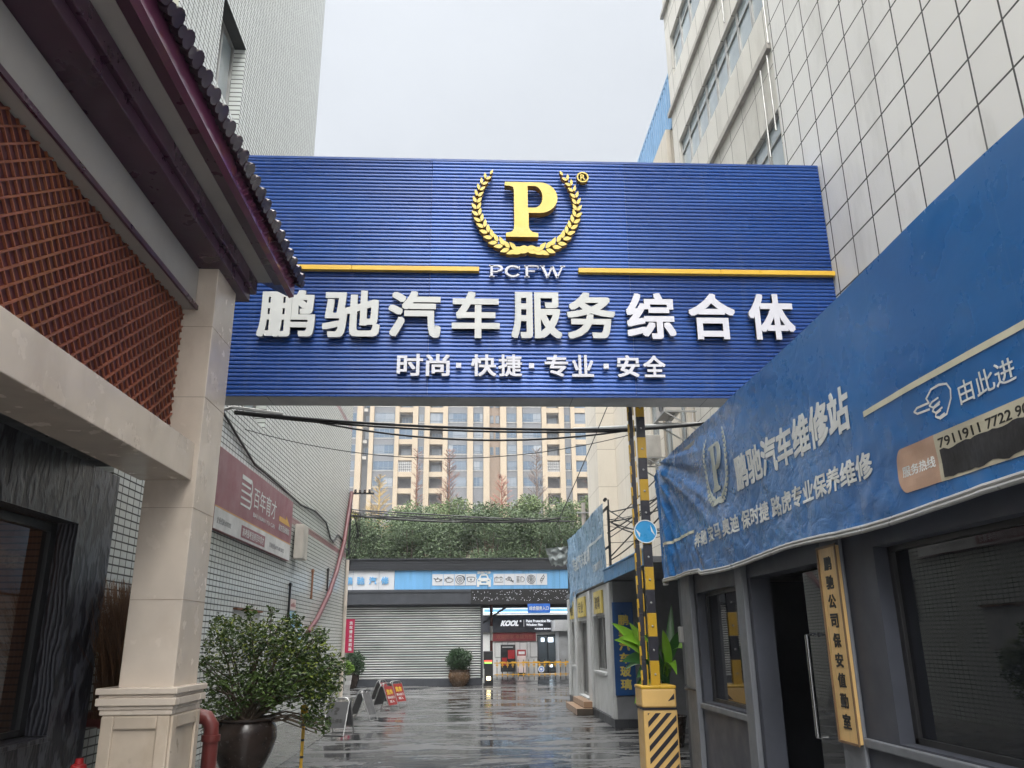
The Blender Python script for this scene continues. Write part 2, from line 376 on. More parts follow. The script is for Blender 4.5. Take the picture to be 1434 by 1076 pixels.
for (a, c, d, e_) in ((10.45, 11.68, 9.68, 11.25), (13.3, 14.95, 5.4, 6.9)):
    b = MB()
    for q in ((a, a+.06, d, e_), (c-.06, c, d, e_), (a+.06, c-.06, d, d+.06), (a+.06, c-.06, e_-.06, e_), ((a+c)/2-.03, (a+c)/2+.03, d+.06, e_-.06)): b.box(LX-.26, LX-.19, q[0], q[1], q[2], q[3])
    w = b.build('window', M_galv, t, .004)
    b = MB(); b.quad((LX-.23, a, d), (LX-.23, c, d), (LX-.23, c, e_), (LX-.23, a, e_)); b.build('pane', M_winglass, w)
t = thing('plastered_building', 'pale cream plastered side wall above the tiled entrance roof', 'building', (LX, 4, 0))
b = MB(); b.box(LX-6, LX-.01, -3, 8.89, 3.6, 30); b.build('wall', mat('cream_plaster', (.62, .62, .50), .75, var=.06, dirt_glint=.25), t)

# ---------------------------------------------------------------- left: entrance portico with a tiled eave
t = thing('entrance_portico', 'beige marble entrance portico with red diamond lattice and dark tiled eave', 'portico', (-2.63, 7.5, 0))
PX0, PX1, PY0, PY1 = -2.86, -2.42, 7.15, 7.74
b = MB(); b.box(PX0, PX1, PY0, PY1, 1.25, 5.0); pil = b.build('pillar', M_marble, t, .008)
for z in (1.95, 2.72, 3.72, 4.4): MB().box(PX0-.001, PX1+.0015, PY0-.0015, PY1+.001, z, z+.004).build('joint', mat('stone_joint', (.30, .23, .17), .8), pil)   # stone joints of the shaft
def panelled(b, x0, x1, y0, y1, z0, z1):
    b.box(x0, x1, y0, y1, z0, z1)
ped = MB(); ped.box(-2.93, -2.395, 7.09, 7.77, 0, 1.06)
pdo = ped.build('pedestal', M_marble2, t, .006)
def frame_of(b, P, a0, a1, c0, c1, w, h):
    for (a, aa, c, cc) in ((a0, a0+w, c0, c1), (a1-w, a1, c0, c1), (a0+w, a1-w, c0, c0+w), (a0+w, a1-w, c1-w, c1)):
        p = [P(a, c, 0), P(aa, c, 0), P(aa, cc, 0), P(a, cc, 0)]; q = [P(a, c, h), P(aa, c, h), P(aa, cc, h), P(a, cc, h)]
        b.add(p+q, ((4, 5, 6, 7), (0, 1, 5, 4), (1, 2, 6, 5), (2, 3, 7, 6), (3, 0, 4, 7)))
b = MB(); frame_of(b, lambda u, v, d: (u, 7.088-d, v), -2.93, -2.395, .03, 1.055, .10, .02); frame_of(b, lambda u, v, d: (-2.393+d, u, v), 7.09, 7.77, .03, 1.055, .10, .02)
b.build('raised_frame', M_marble2, pdo, .01)
b = MB()
for (o_, z0, z1) in ((.022, 1.06, 1.10), (.032, 1.10, 1.13), (.052, 1.13, 1.19), (.036, 1.19, 1.215), (.058, 1.215, 1.265)): b.box(-2.93-o_, -2.405+o_, 7.09-o_, 7.76+o_, z0, z1)
b.build('cap_moulding', M_marble, pdo, .008)
b = MB(); b.box(-2.9, -2.46, -3, 7.149, 2.96, 3.29); b.build('lower_beam', M_marble, t, .006)
b = MB(); b.box(-2.9, -2.6, -3, 7.149, 4.57, 4.985); b.build('upper_beam', M_plaster, t, .006)
b = MB(); b.box(-2.59, -2.57, -3, 7.149, 4.565, 4.61); b.build('trim', M_purple, t)
# lattice: two families of slats clipped to the panel
L0, L1, Z0, Z1_ = -2.0, 7.149, 3.29, 4.57; b = MB()
for k, ang in enumerate((math.radians(35), math.radians(-48))):
    ca, sa = math.cos(ang), math.sin(ang); pitch = (.098, .084)[k]; nx, nz = -sa, ca
    cs = [y*nx+z*nz for y in (L0, L1) for z in (Z0, Z1_)]; c = min(cs)+.03
    while c < max(cs):
        pts = []                                              # line nx*y+nz*z=c against the rectangle
        for y in (L0, L1):
            z = (c-nx*y)/nz
            if Z0 <= z <= Z1_: pts.append((y, z))
        for z in (Z0, Z1_):
            y = (c-nz*z)/nx
            if L0 <= y <= L1: pts.append((y, z))
        if len(pts) >= 2:
            p, q = min(pts), max(pts)
            if math.hypot(p[0]-q[0], p[1]-q[1]) > .04: b.bar((-2.700-.003*k, *p), (-2.700-.003*k, *q), .011 if k else .014, .016 if k else .019, (1, 0, 0))
        c += pitch
b.build('lattice', M_lattice, t)
b = MB(); b.box(-2.76, -2.713, -2, 7.149, 3.29, 4.57); b.build('backing_panel', M_latback, t)
b = MB(); b.box(-2.86, -2.335, -3, 7.93, 4.99, 5.10); b.box(-2.86, -2.29, -3, 8.0, 5.10, 5.26); b.build('cornice', M_purple, t, .006)
b = MB(); b.box(-2.8, -2.15, -3, 8.05, 5.265, 5.30); b.build('soffit', M_plaster, t)
b = MB(); b.box(-2.15, -2.06, -3, 8.12, 5.268, 5.34); b.build('eave_strip', M_purple, t, .004)
b = MB(); b.add([(-2.06, -3, 5.262), (-2.06, 8.45, 5.262), (-2.06, 8.45, 5.47), (-2.06, -3, 5.47), (-2.005, -3, 5.275), (-2.005, 8.45, 5.275), (-2.005, 8.45, 5.47), (-2.005, -3, 5.47)],
                ((0, 3, 2, 1), (4, 5, 6, 7), (0, 1, 5, 4), (3, 7, 6, 2), (1, 2, 6, 5), (0, 4, 7, 3))); b.build('fascia', M_fascia, t)
b = MB(); b.add([(-2.07, 8.06, 5.275), (-2.07, 8.44, 5.275), (-4.4, 8.44, 6.5), (-4.4, 8.06, 6.5), (-2.07, 8.06, 5.31), (-2.07, 8.44, 5.31), (-4.4, 8.44, 6.55), (-4.4, 8.06, 6.55)],
                ((0, 1, 2, 3), (7, 6, 5, 4), (0, 4, 5, 1), (1, 5, 6, 2), (2, 6, 7, 3), (3, 7, 4, 0))); b.build('gable_board', mat('gable_blue', (.03, .03, .12), .35), t)
b = MB(); sl = Vector((-.886, 0, .464)); nv = Vector((.464, 0, .886)); yk = -2.8
b.add([(-1.97, -3, 5.45), (-1.97, 8.48, 5.45), (-4.5, 8.48, 6.78), (-4.5, -3, 6.78), (-1.97, -3, 5.475), (-1.97, 8.48, 5.475), (-4.5, 8.48, 6.80), (-4.5, -3, 6.80)], ((0, 3, 2, 1), (4, 5, 6, 7), (0, 1, 5, 4), (1, 2, 6, 5)))
while yk < 8.5:                                             # a barrel tile row every 0.2 m with a rolled end cap
    o_ = Vector((-1.93, yk, 5.475)); b.tube([o_, o_+sl*1.4, o_+sl*2.8], .058, 10)
    b.tube([o_-sl*.012+Vector((0, 0, .0)), o_+sl*.03], [.068, .064], 12)
    b.tube([o_+Vector((0.005, .1, -.028)), o_+sl*.3+Vector((0, .1, -.02))], [.046, .046], 8)   # trough tile lip
    yk += .2
b.build('roof_tiles', M_rooftile, t, smooth=True, fixn=False)
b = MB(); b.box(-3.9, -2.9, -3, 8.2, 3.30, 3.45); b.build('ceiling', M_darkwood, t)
# dark stone shop front behind the portico
t = thing('stone_shopfront', 'black veined stone shop front with a big dark window under the portico', 'shop front', (-3.8, 7.5, 0))
PS = lambda u, v, d: (-3.72-d, u, v)
b = MB(); wall(b, PS, -3, 8.66, 0, 3.28, [(-2, 7.9, .84, 2.69)], .3); b.build('stone_surround', M_stone, t, fixn=False)
b = MB(); b.box(-3.73, -3.66, -2, 7.86, .80, .838); b.build('sill', M_stone, t, .005)
b = MB(); b.box(-3.98, -3.9, 7.78, 7.88, .85, 2.68); b.box(-3.98, -3.9, -2, 7.78, 2.6, 2.68); b.box(-3.98, -3.9, 6.75, 6.82, .85, 2.6); b.box(-3.98, -3.9, -2, 7.78, .85, .9)
wf = b.build('window_frame', M_blackmetal, t, .004)
b = MB(); b.quad((-3.94, -2, .85), (-3.94, 7.8, .85), (-3.94, 7.8, 2.65), (-3.94, -2, 2.65)); b.build('pane', lens_glass('shop_glass'), wf)
b = MB(); b.quad((-5.5, -2, 0), (-5.5, 8, 0), (-5.5, 8, 3), (-5.5, -2, 3)); b.quad((-5.5, 8, 0), (-3.95, 8, 0), (-3.95, 8, 3), (-5.5, 8, 3)); b.quad((-5.5, -2, 3), (-5.5, 8, 3), (-3.95, 8, 3), (-3.95, -2, 3))
b.build('interior_lining', tile_mat('reflected_brick', .22, .06, .008, (.24, .13, .08), (.10, .07, .055), 'YZ', .6), t)  # brick pattern painted on the lining stands in for a window reflection
t = thing('wall_lantern', 'small lit orange lantern behind the dark shop window', 'lamp', (-5.3, 8.0, 2.55))
b = MB(); b.box(-5.42, -5.16, 7.62, 7.98, 2.36, 2.50); b.build('lamp_shade', glow('lantern_glow', (1., .42, .12), 9), t, .01)
b = MB(); b.box(-5.44, -5.14, 7.60, 8.0, 2.50, 2.52); b.build('cap', M_blackmetal, t)

# ---------------------------------------------------------------- right: panelled white building with window bays
RX = 5.2
PR = lambda u, v, d: (RX+d, u, v)
t = thing('panelled_building', 'tall pale grey building with large square wall panels and dark joints', 'building', (RX, 8, 0))
b = MB(); wall(b, PR, -4, 11.6, 0, 32, (), .3, back=False); b.quad((RX, 11.6, 32), (RX+10, 11.6, 32), (RX+10, -4, 32), (RX, -4, 32)); b.build('panel_wall', M_bigtile, t, fixn=False)
holes = [(12.0, 17.75, 15.75, 17.0), (11.72, 17.7, 12.55, 13.72), (11.68, 13.9, 9.1, 10.3), (14.6, 17.7, 9.1, 10.3), (12.0, 17.7, 18.9, 20.2)]
b = MB(); wall(b, lambda u, v, d: (RX+.02+d, u, v), 11.6, 18.2, 0, 32, holes, .22, back=False)
b.quad((RX+.02, 18.2, 0), (RX+10, 18.2, 0), (RX+10, 18.2, 32), (RX+.02, 18.2, 32)); b.build('bay_wall', M_thintile, t, fixn=False)
for z in (11.5, 14.8, 8.2, 18.0): MB().box(RX-.07, RX+.019, 11.62, 18.25, z, z+.14).build('ledge', mat('stained_render', (.40, .38, .35), .8, var=.2, dirt_glint=.7, dcol=(.14, .13, .12)), t, .01)
for (a, c, d, e_) in holes:
    n = max(2, round((c-a)/.78)); 
    for i in range(n):
        y0, y1 = a+(c-a)*i/n, a+(c-a)*(i+1)/n; b = MB(); x0, x1 = RX+.08, RX+.15
        for q in ((y0+.012, y0+.05, d, e_), (y1-.05, y1-.012, d, e_), (y0+.05, y1-.05, d, d+.05), (y0+.05, y1-.05, e_-.05, e_), (y0+.05, y1-.05, e_-.40, e_-.36)): b.box(x0, x1, *q)
        w = b.build('window', M_galv, t, .003)
        b = MB(); b.quad((RX+.11, y0+.02, d+.02), (RX+.11, y1-.02, d+.02), (RX+.11, y1-.02, e_-.02), (RX+.11, y0+.02, e_-.02)); b.build('pane', M_winglass, w)
for (y, z0, z1) in ((11.75, 9.9, 11.45), (12.1, 9.6, 11.4), (11.62, 11.6, 14.5), (13.6, 13.8, 17.5)):
    b = MB(); b.tube([(RX-.03, y, z0), (RX-.03, y, z1)], .018, 8); b.build('conduit', M_galv, t, smooth=True)
t = thing('cream_building', 'weathered cream walled building behind the sign, next along the alley', 'building', (RX, 25, 0))
M_cream = tile_mat('cream_render', 1.9, 1.35, .01, (.62, .57, .49), (.33, .29, .24), 'YZ', .7, .03, .5, (.34, .28, .22), .2, .5)
b = MB(); wall(b, lambda u, v, d: (5.1+d, u, v), 18.45, 28.3, 0, 14.6, [(18.6, 19.3, 5.9, 8.2), (20.0, 20.9, 5.9, 8.2), (21.4, 22.4, 5.9, 8.2)], .12, back=False)
b.quad((5.23, 18.46, 0), (12, 18.46, 0), (12, 18.46, 14.6), (5.23, 18.46, 14.6)); b.quad((5.1, 18.45, 14.6), (12, 18.45, 14.6), (12, 28.3, 14.6), (5.1, 28.3, 14.6)); b.build('wall', M_cream, t, fixn=False)
b = MB(); b.box(4.45, 6, 28.3, 31, 0, 14.6); b.build('pier', M_cream, t)
for (a, c) in ((18.6, 19.3), (20.0, 20.9), (21.4, 22.4)):
    b = MB()
    for q in ((a, a+.05, 5.9, 8.2), (c-.05, c, 5.9, 8.2), (a+.05, c-.05, 5.9, 5.95), (a+.05, c-.05, 7.4, 7.45), ((a+c)/2-.02, (a+c)/2+.02, 5.95, 7.4)): b.box(5.16, 5.21, *q)
    w = b.build('window', M_galv, t); b = MB(); b.quad((5.19, a, 5.9), (5.19, c, 5.9), (5.19, c, 8.2), (5.19, a, 8.2)); b.build('pane', M_winglass, w)
t = thing('rooftop_shed', 'blue corrugated steel shed standing on the cream building roof', 'shed', (RX, 28, 14.6))
b = MB(); y = 18.3; pr_ = []
while y < 44:
    for (dy, dx) in ((0, 0), (.1, 0), (.13, -.035), (.2, -.035), (.23, 0)): pr_.append((y+dy, RX+.08+dx))
    y += .23
k = [(x, yy, 14.62) for yy, x in pr_]+[(x, yy, 16.2) for yy, x in pr_]; n = len(pr_)
b.add(k, [(i, i+1, i+1+n, i+n) for i in range(n-1)]); b.build('corrugated_wall', mat('pale_blue_sheet', (.17, .32, .52), .4, var=.1, dirt_glint=.2), t)
b = MB(); b.box(RX+.05, 14, 18.3, 44, 16.2, 16.3); b.build('roof', mat('pale_blue_sheet', ()), t)
for i, (y, z) in enumerate(((20.4, 5.95), (18.2, 6.55))):
    t = thing('condenser_rack', 'rusty steel condenser bracket on the cream wall, %s of two' % ('the lower' if i == 0 else 'the upper'), 'rack', (5.0, y, z), 'condenser racks on the cream wall')
    b = MB()
    for yy in (y-.55, y+.55): b.bar((5.1, yy, z), (4.35, yy, z), .035, .035); b.bar((5.1, yy, z-.45), (4.37, yy, z-.02), .03, .03)
    b.bar((4.36, y-.57, z), (4.36, y+.57, z), .035, .035); b.bar((4.65, y-.57, z), (4.65, y+.57, z), .03, .03); b.build('bracket', M_galv, t)
    b = MB(); b.box(4.4, 4.78, y-.46, y+.46, z+.03, z+.62); u = b.build('condenser', mat('grey_condenser', (.42, .40, .37), .55, dirt_glint=.5), t, .02)
    b = MB(); b.lathe([(.0, .0), (.21, .0), (.23, .015)], (0, 0, 0), 20); b.v = [(4.398-zz, y-.1+xx, z+.33+yy) for xx, yy, zz in b.v]; b.build('fan_grille', M_blackmetal, u)
t = tag(MB().tube([(2.9, 22.5, 7.36), (5.0, 16.9, 6.05)], .05, 10).build('steel_pipe', M_galv, smooth=True), 'grey steel pipe running past the condenser racks', 'pipe', kind='thing')

# ---------------------------------------------------------------- the big blue gate sign across the alley
def gate_blue(k_=1.):
    m, t, b = _nodes('blue_ribbed_sheet'); v = mapped(t)
    w = t.nodes.new('ShaderNodeTexWhiteNoise'); g = t.nodes.new('ShaderNodeSeparateXYZ'); t.links.new(v, g.inputs[0])
    n1 = noise(t, mapped(t, (.5, 1, 3)), .8, 4)
    c = mixc(t, rng_(t, n1, .3, .7), [x*k_ for x in (.008, .045, .215)], [x*k_ for x in (.014, .072, .30)])
    st = noise(t, mapped(t, (7, 1, .22)), 1., 6, .65); c = mixc(t, rng_(t, st, .55, .8, 0, .35), c, (.10, .14, .27))           # rain-washed dust
    d2 = noise(t, mapped(t, (1, 1, 1)), 1.7, 7, .7); c = mixc(t, rng_(t, d2, .6, .75, 0, .25), c, (.006, .025, .10)); t.links.new(c, b.inputs['Base Color'])
    t.links.new(rng_(t, noise(t, mapped(t, (.3, 1, 1)), 1.2, 4), .3, .7, .22, .36), b.inputs['Roughness'])
    b.inputs['Metallic'].default_value = .15; b.inputs['Specular IOR Level'].default_value = .55
    bump(t, b, math_(t, 'ADD', noise(t, mapped(t, (.35, 1, 4)), 2.2, 2), math_(t, 'MULTIPLY', noise(t, mapped(t, (1, 1, 1)), .9, 2), 2.)), .09, .05); return m
M_gate = gate_blue(); M_gate2 = gate_blue(1.22)
GX0, GX1, GY, GZ0, GZ1 = -3.89, 5.19, 10.5, 4.76, 8.37
t = thing('gate_sign', 'huge blue ribbed gate sign with gold laurel emblem and white characters spanning the alley', 'gate sign', (.6, GY, GZ0))
def ribbed(x0, x1, dy):
    b = MB(); pit = .0573; pr_ = []; z = GZ0+.005
    while z < GZ1-.01:
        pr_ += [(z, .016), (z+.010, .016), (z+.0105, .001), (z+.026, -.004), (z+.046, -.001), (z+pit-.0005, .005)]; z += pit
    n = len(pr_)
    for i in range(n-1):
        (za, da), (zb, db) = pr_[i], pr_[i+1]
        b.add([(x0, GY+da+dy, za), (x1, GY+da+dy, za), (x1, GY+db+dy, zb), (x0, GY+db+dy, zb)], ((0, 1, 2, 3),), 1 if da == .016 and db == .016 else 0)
    return b
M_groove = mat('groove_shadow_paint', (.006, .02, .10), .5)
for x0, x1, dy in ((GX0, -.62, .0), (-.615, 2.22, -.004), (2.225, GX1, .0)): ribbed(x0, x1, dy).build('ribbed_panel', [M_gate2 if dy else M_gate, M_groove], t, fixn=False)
b = MB(); b.box(GX0, GX1, GY-.012, GY+.45, GZ1, GZ1+.04); b.box(GX0, GX1, GY-.012, GY+.02, GZ0-.03, GZ0-.001); b.build('edge_trim', mat('trim_blue', (.012, .06, .26), .35), t, .004)
b = MB(); b.box(GX0, GX1, GY+.021, GY+.46, GZ0-.028, GZ0+.02); b.box(GX0, GX1, GY+.42, GY+.46, GZ0+.02, GZ1); b.build('soffit', mat('soffit_grey', (.42, .42, .42), .55, var=.12, dirt_glint=.3), t)
b = MB()
for x in (-2.75, 1.35, 3.2): b.box(x, x+.006, GY+.03, GY+.45, GZ0-.030, GZ0-.0285)
b.build('seam', M_blackmetal, t)
chars = [('鹏', -2.93, -2.16), ('驰', -2.06, -1.28), ('汽', -1.17, -.45), ('车', -.30, .36), ('服', .52, 1.22), ('务', 1.29, 1.97), ('综', 2.12, 2.81), ('合', 3.0, 3.66), ('体', 3.85, 4.50)]
M_lettershade = mat('letter_return', (.20, .21, .26), .5)
def two_tone(o):     # acrylic face, grey returns
    me = o.data; me.materials.append(M_lettershade)
    for p in me.polygons:
        if abs(p.normal.y) < .6: p.material_index = 1
for i, (c, a, d) in enumerate(chars):
    b = MB(); letters(b, c, (a, GY-.05, 5.535+.002*i), X1, Z1, d-a, .69, .06, .026)
    two_tone(b.build('character', mat('grey_white_acrylic', (.56, .57, .56), .4, var=.06, dirt_glint=.25) if i < 6 else M_whiteletter, t, fixn=False))
for c, a, d in (('时', -1.03, -.68), ('尚', -.64, -.32), ('快', -.03, .31), ('捷', .34, .66), ('专', .97, 1.29), ('业', 1.34, 1.64), ('安', 1.96, 2.27), ('全', 2.32, 2.63)):
    b = MB(); letters(b, c, (a, GY-.04, 5.0), X1, Z1, d-a, .315, .045, .022); two_tone(b.build('small_character', M_whiteletter, t, fixn=False))
for x in (-.235, .755, 1.775): 
    b = MB(); b.box(x, x+.07, GY-.085, GY-.04, 5.12, 5.19); b.build('dot', M_whiteletter, t)
for x0, x1 in ((GX0, .075), (1.48, GX1)):
    b = MB(); xm = x0+(x1-x0)*.55; b.box(x0, xm, GY-.085, GY-.004, 6.555, 6.625); b.box(xm+.004, x1, GY-.086, GY-.004, 6.555, 6.624); b.build('yellow_stripe', M_yellow, t, .005)
CX = lambda c: .44+(640+c/6.33-706)/95.4
CZ = lambda c: 7.935-(230+c/6.33-262)*.01168
def px(L): return [(CX(a), CZ(c)) for a, c in L]
def gold(b, name, parent=t):
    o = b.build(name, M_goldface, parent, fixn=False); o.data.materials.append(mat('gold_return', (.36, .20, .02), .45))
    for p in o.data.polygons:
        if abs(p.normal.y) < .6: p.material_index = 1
    return o
def arc(cx, cy, rx, ry, a0, a1, n=14): return [(cx+rx*math.cos(math.radians(a0+(a1-a0)*i/n)), cy+ry*math.sin(math.radians(a0+(a1-a0)*i/n))) for i in range(n+1)]
outer = [(417, 203), (720, 203)]+arc(720, 338, 157, 135, -90, 90)+[(622, 473), (622, 590)]+[(630, 620), (655, 640), (703, 648), (703, 682), (425, 682), (425, 648), (470, 640), (492, 620), (497, 590), (497, 275), (490, 250), (465, 238), (417, 235)]
hole = [(617, 236), (665, 236)]+arc(672, 332, 74, 96, -90, 90)+[(617, 428)]
b = MB(); b.prism([px(outer)[::-1], px(hole)[::-1]], (0, GY-.05, 0), X1, Z1, .13); gold(b, 'initial')
wre = MB()
def leaf_poly(p, ang, L, w):
    pts = []
    for i in range(9): s = i/8; pts.append((L*s, w*math.sin(PI*s**.8)*.5))
    for i in range(7, 0, -1): s = i/8; pts.append((L*s, -w*math.sin(PI*s**.8)*.5))
    ca, sa = math.cos(ang), math.sin(ang); return [(p[0]+x*ca-y*sa, p[1]+x*sa+y*ca) for x, y in pts]
stem_ = [(622, 772), (520, 790), (430, 765), (345, 715), (285, 660), (240, 600), (205, 530), (180, 465), (172, 400), (178, 335), (195, 275), (218, 215), (250, 165), (290, 125)]
def wreath(to, prism_at, depth, mirror):
    P2 = [((1222-a if mirror else a), c) for a, c in stem_]
    seg = [math.hypot(b_[0]-a_[0], b_[1]-a_[1]) for a_, b_ in zip(P2, P2[1:])]; tot = sum(seg); NL = 17
    for q_ in range(NL):
        s_ = tot*q_/NL; i = 0
        while s_ > seg[i]: s_ -= seg[i]; i += 1
        f = s_/seg[i]; p = (P2[i][0]+(P2[i+1][0]-P2[i][0])*f, P2[i][1]+(P2[i+1][1]-P2[i][1])*f); tg = math.atan2(-(P2[i+1][1]-P2[i][1]), P2[i+1][0]-P2[i][0])
        sz = 1-.42*q_/NL; a_ = .60 if q_ > 1 else .22
        for sgn in (-1, 1):
            off = 5*sz*sgn; q = leaf_poly((-math.sin(tg)*off, math.cos(tg)*off), tg+sgn*a_, 92*sz, 40*sz)
            to.prism([[prism_at((p[0]+x, p[1]-y)) for x, y in q]], *WR, depth*((1 if sgn > 0 else .97)-.004*q_))
    q = leaf_poly((0, 0), tg, 50, 22); to.prism([[prism_at((P2[-1][0]+x, P2[-1][1]-y)) for x, y in q]], *WR, depth*.95)
WR = ((0, GY-.05, 0), X1, Z1)
for mirror in (False, True):
    b = MB(); wreath(b, lambda c: (CX(c[0]), CZ(c[1])), .10, mirror); gold(b, 'laurel_branch')
b = MB(); c0 = (CX(1110), CZ(132)); ring = lambda r, n=28: [(c0[0]+r*math.cos(2*PI*i/n), c0[1]+r*math.sin(2*PI*i/n)) for i in range(n)]
b.prism([ring(.088), ring(.066)[::-1]], (0, GY-.05, 0), X1, Z1, .08); letters(b, 'R', (c0[0]-.036, GY-.05, c0[1]-.046), X1, Z1, .075, .092, .08, .02); gold(b, 'registered_mark')
b = MB(); b.prism([ring(.067)], (0, GY-.05, 0), X1, Z1, .03); b.build('mark_disc', M_groove, t)
# wide serif capitals, drawn as strokes
b = MB(); zb, hh = 6.465, .185
def stroke(p, q, w, x0): b.obox((x0+(p[0]+q[0])/2, GY-.07, zb+(p[1]+q[1])/2), Vector(((q[0]-p[0])/2, 0, (q[1]-p[1])/2)), Vector((-(q[1]-p[1]), 0, q[0]-p[0])).normalized()*w/2, Vector((0, .025, 0)))
def ring_arc(cx, cz, rx, rz, a0, a1, w, x0, n=16):
    o_ = arc(cx, cz, rx, rz, a0, a1, n); i_ = arc(cx, cz, rx-w, rz-w*.75, a0, a1, n); b.prism([[(x0+x, zb+z) for x, z in (o_+i_[::-1])]], (0, GY-.045, 0), X1, Z1, .05)
x0 = .215; stroke((.035, 0), (.035, hh), .035, x0); stroke((0, .008), (.075, .008), .016, x0); stroke((0, hh-.009), (.12, hh-.009), .018, x0); stroke((.05, .082), (.12, .082), .018, x0); ring_arc(.12, .1345, .075, .0525, -90, 90, .035, x0)
x0 = .435; ring_arc(.115, hh/2, .115, hh/2, 40, 325, .036, x0); stroke((.205, .12), (.205, .17), .014, x0)
x0 = .71; stroke((.035, 0), (.035, hh), .035, x0); stroke((0, .008), (.075, .008), .016, x0); stroke((0, hh-.009), (.20, hh-.009), .018, x0); stroke((.05, .095), (.15, .095), .018, x0); stroke((.197, hh-.05), (.197, hh), .014, x0)
x0 = .93; stroke((.03, hh), (.11, 0), .036, x0); stroke((.11, 0), (.175, hh*.95), .022, x0); stroke((.175, hh*.95), (.245, 0), .036, x0); stroke((.245, 0), (.325, hh), .022, x0); stroke((0, hh-.008), (.07, hh-.008), .016, x0); stroke((.29, hh-.008), (.36, hh-.008), .016, x0)
b.build('wordmark', M_whiteletter, t)

# ---------------------------------------------------------------- raised boom barrier beside the guard house
M_byellow = mat('barrier_cream', (.62, .40, .14), .4, var=.1, scale=2, dirt_glint=.35, dcol=(.30, .17, .06))
M_bamber = mat('barrier_amber', (.47, .285, .02), .35, var=.12, dirt_glint=.3, dcol=(.25, .13, .02))
M_bblack = mat('barrier_black', (.018, .018, .026), .4)
t = thing('boom_barrier', 'yellow striped boom barrier cabinet with its black and amber arm raised', 'barrier', (2.4, 11.2, 0))
b = MB(); b.box(2.18, 2.62, 11.0, 11.4, 0, .74); cab = b.build('cabinet', M_byellow, t, .02)
b = MB()
x0, x1, z0, z1 = 2.235, 2.60, .03, .70; k = -.35
def clip(poly, f):
    out = []
    for i in range(len(poly)):
        a, c = poly[i], poly[(i+1) % len(poly)]; fa, fc = f(a), f(c)
        if fa >= 0: out.append(a)
        if fa*fc < 0: s = fa/(fa-fc); out.append((a[0]+(c[0]-a[0])*s, a[1]+(c[1]-a[1])*s))
    return out
while k < .75:
    q = [(x0-.2, z0+k-.2), (x1+.2, z0+k+.565), (x1+.2, z0+k+.632), (x0-.2, z0+k-.133)]
    for f in (lambda p: p[0]-x0, lambda p: x1-p[0], lambda p: p[1]-z0, lambda p: z1-p[1]):
        if q: q = clip(q, f)
    if len(q) > 2: b.prism([q], (0, 10.999, 0), X1, Z1, .003)
    k += .142
b.build('hazard_stripes', M_bblack, cab)
b = MB(); b.box(2.165, 2.615, 10.985, 11.42, .76, 1.0); cp = b.build('hood', M_byellow, t, .03, seg=3)
b = MB(); b.box(2.17, 2.61, 10.99, 11.41, .742, .758); b.build('gasket', M_bblack, cp)
b = MB(); b.box(2.16, 2.62, 10.98, 11.43, .985, 1.03); b.build('lid', M_bamber, cp, .015)
b = MB(); b.prism([[(2.50, .84), (2.585, .935), (2.585, .865)]], (0, 10.984, 0), X1, Z1, .003); b.build('arrow_mark', M_bblack, cp)
z = 1.03; i = 0
while z < 5.1:
    h = .30; b = MB(); b.box(2.325, 2.445, 11.1, 11.16, z, min(5.1, z+h-.002)); s_ = b.build('arm_segment', M_bblack if i % 2 else M_bamber, t, .004)
    b = MB()
    for zz in (z+.08, ): b.lathe([(.0, .018), (.012, .016), (.016, 0)], (0, 0, 0), 8)
    b.v = [(2.385+xx, 11.099-zz_, z+.13+yy) for xx, yy, zz_ in b.v]; b.build('bolt', M_galv, s_)
    z += h; i += 1
z = 1.03; i = 0
while z < 5.1:
    h = .30; b = MB(); b.box(2.215, 2.275, 11.11, 11.17, z, min(5.1, z+h-.002)); s_ = b.build('arm_segment', M_bblack, t, .004)
    b = MB(); b.box(2.278, 2.292, 11.10, 11.112, z+.02, z+h-.05); b.box(2.203, 2.212, 11.098, 11.16, z-.05, z+.11); b.obox((2.205, 11.09, z+.12), (.012, 0, .004), (0, .01, 0), (-.003, 0, .06)); b.build('reflector_fin', M_bamber, s_)
    z += h; i += 1
t2 = thing('round_sign', 'round pale blue disc sign with white rim fixed to the barrier arm', 'sign', (2.36, 11.05, 2.97))
disc = lambda r, n=40: [(2.36+r*math.cos(2*PI*i/n), 3.0+r*math.sin(2*PI*i/n)) for i in range(n)]
b = MB(); b.prism([disc(.155)], (0, 11.09, 0), X1, Z1, .012); b.build('face', mat('sign_blue', (.035, .27, .55), .3), t2)
b = MB(); b.prism([disc(.158), disc(.146)[::-1]], (0, 11.09, 0), X1, Z1, .018); b.build('rim', M_printwhite, t2)
b = MB(); b.prism([[(2.22, 3.04), (2.275, 2.92), (2.285, 2.975)]], (0, 11.078, 0), X1, Z1, .003); b.prism([[(2.43, 3.09), (2.44, 3.0), (2.49, 2.94)]], (0, 11.078, 0), X1, Z1, .003); b.build('flash', M_printwhite, t2)

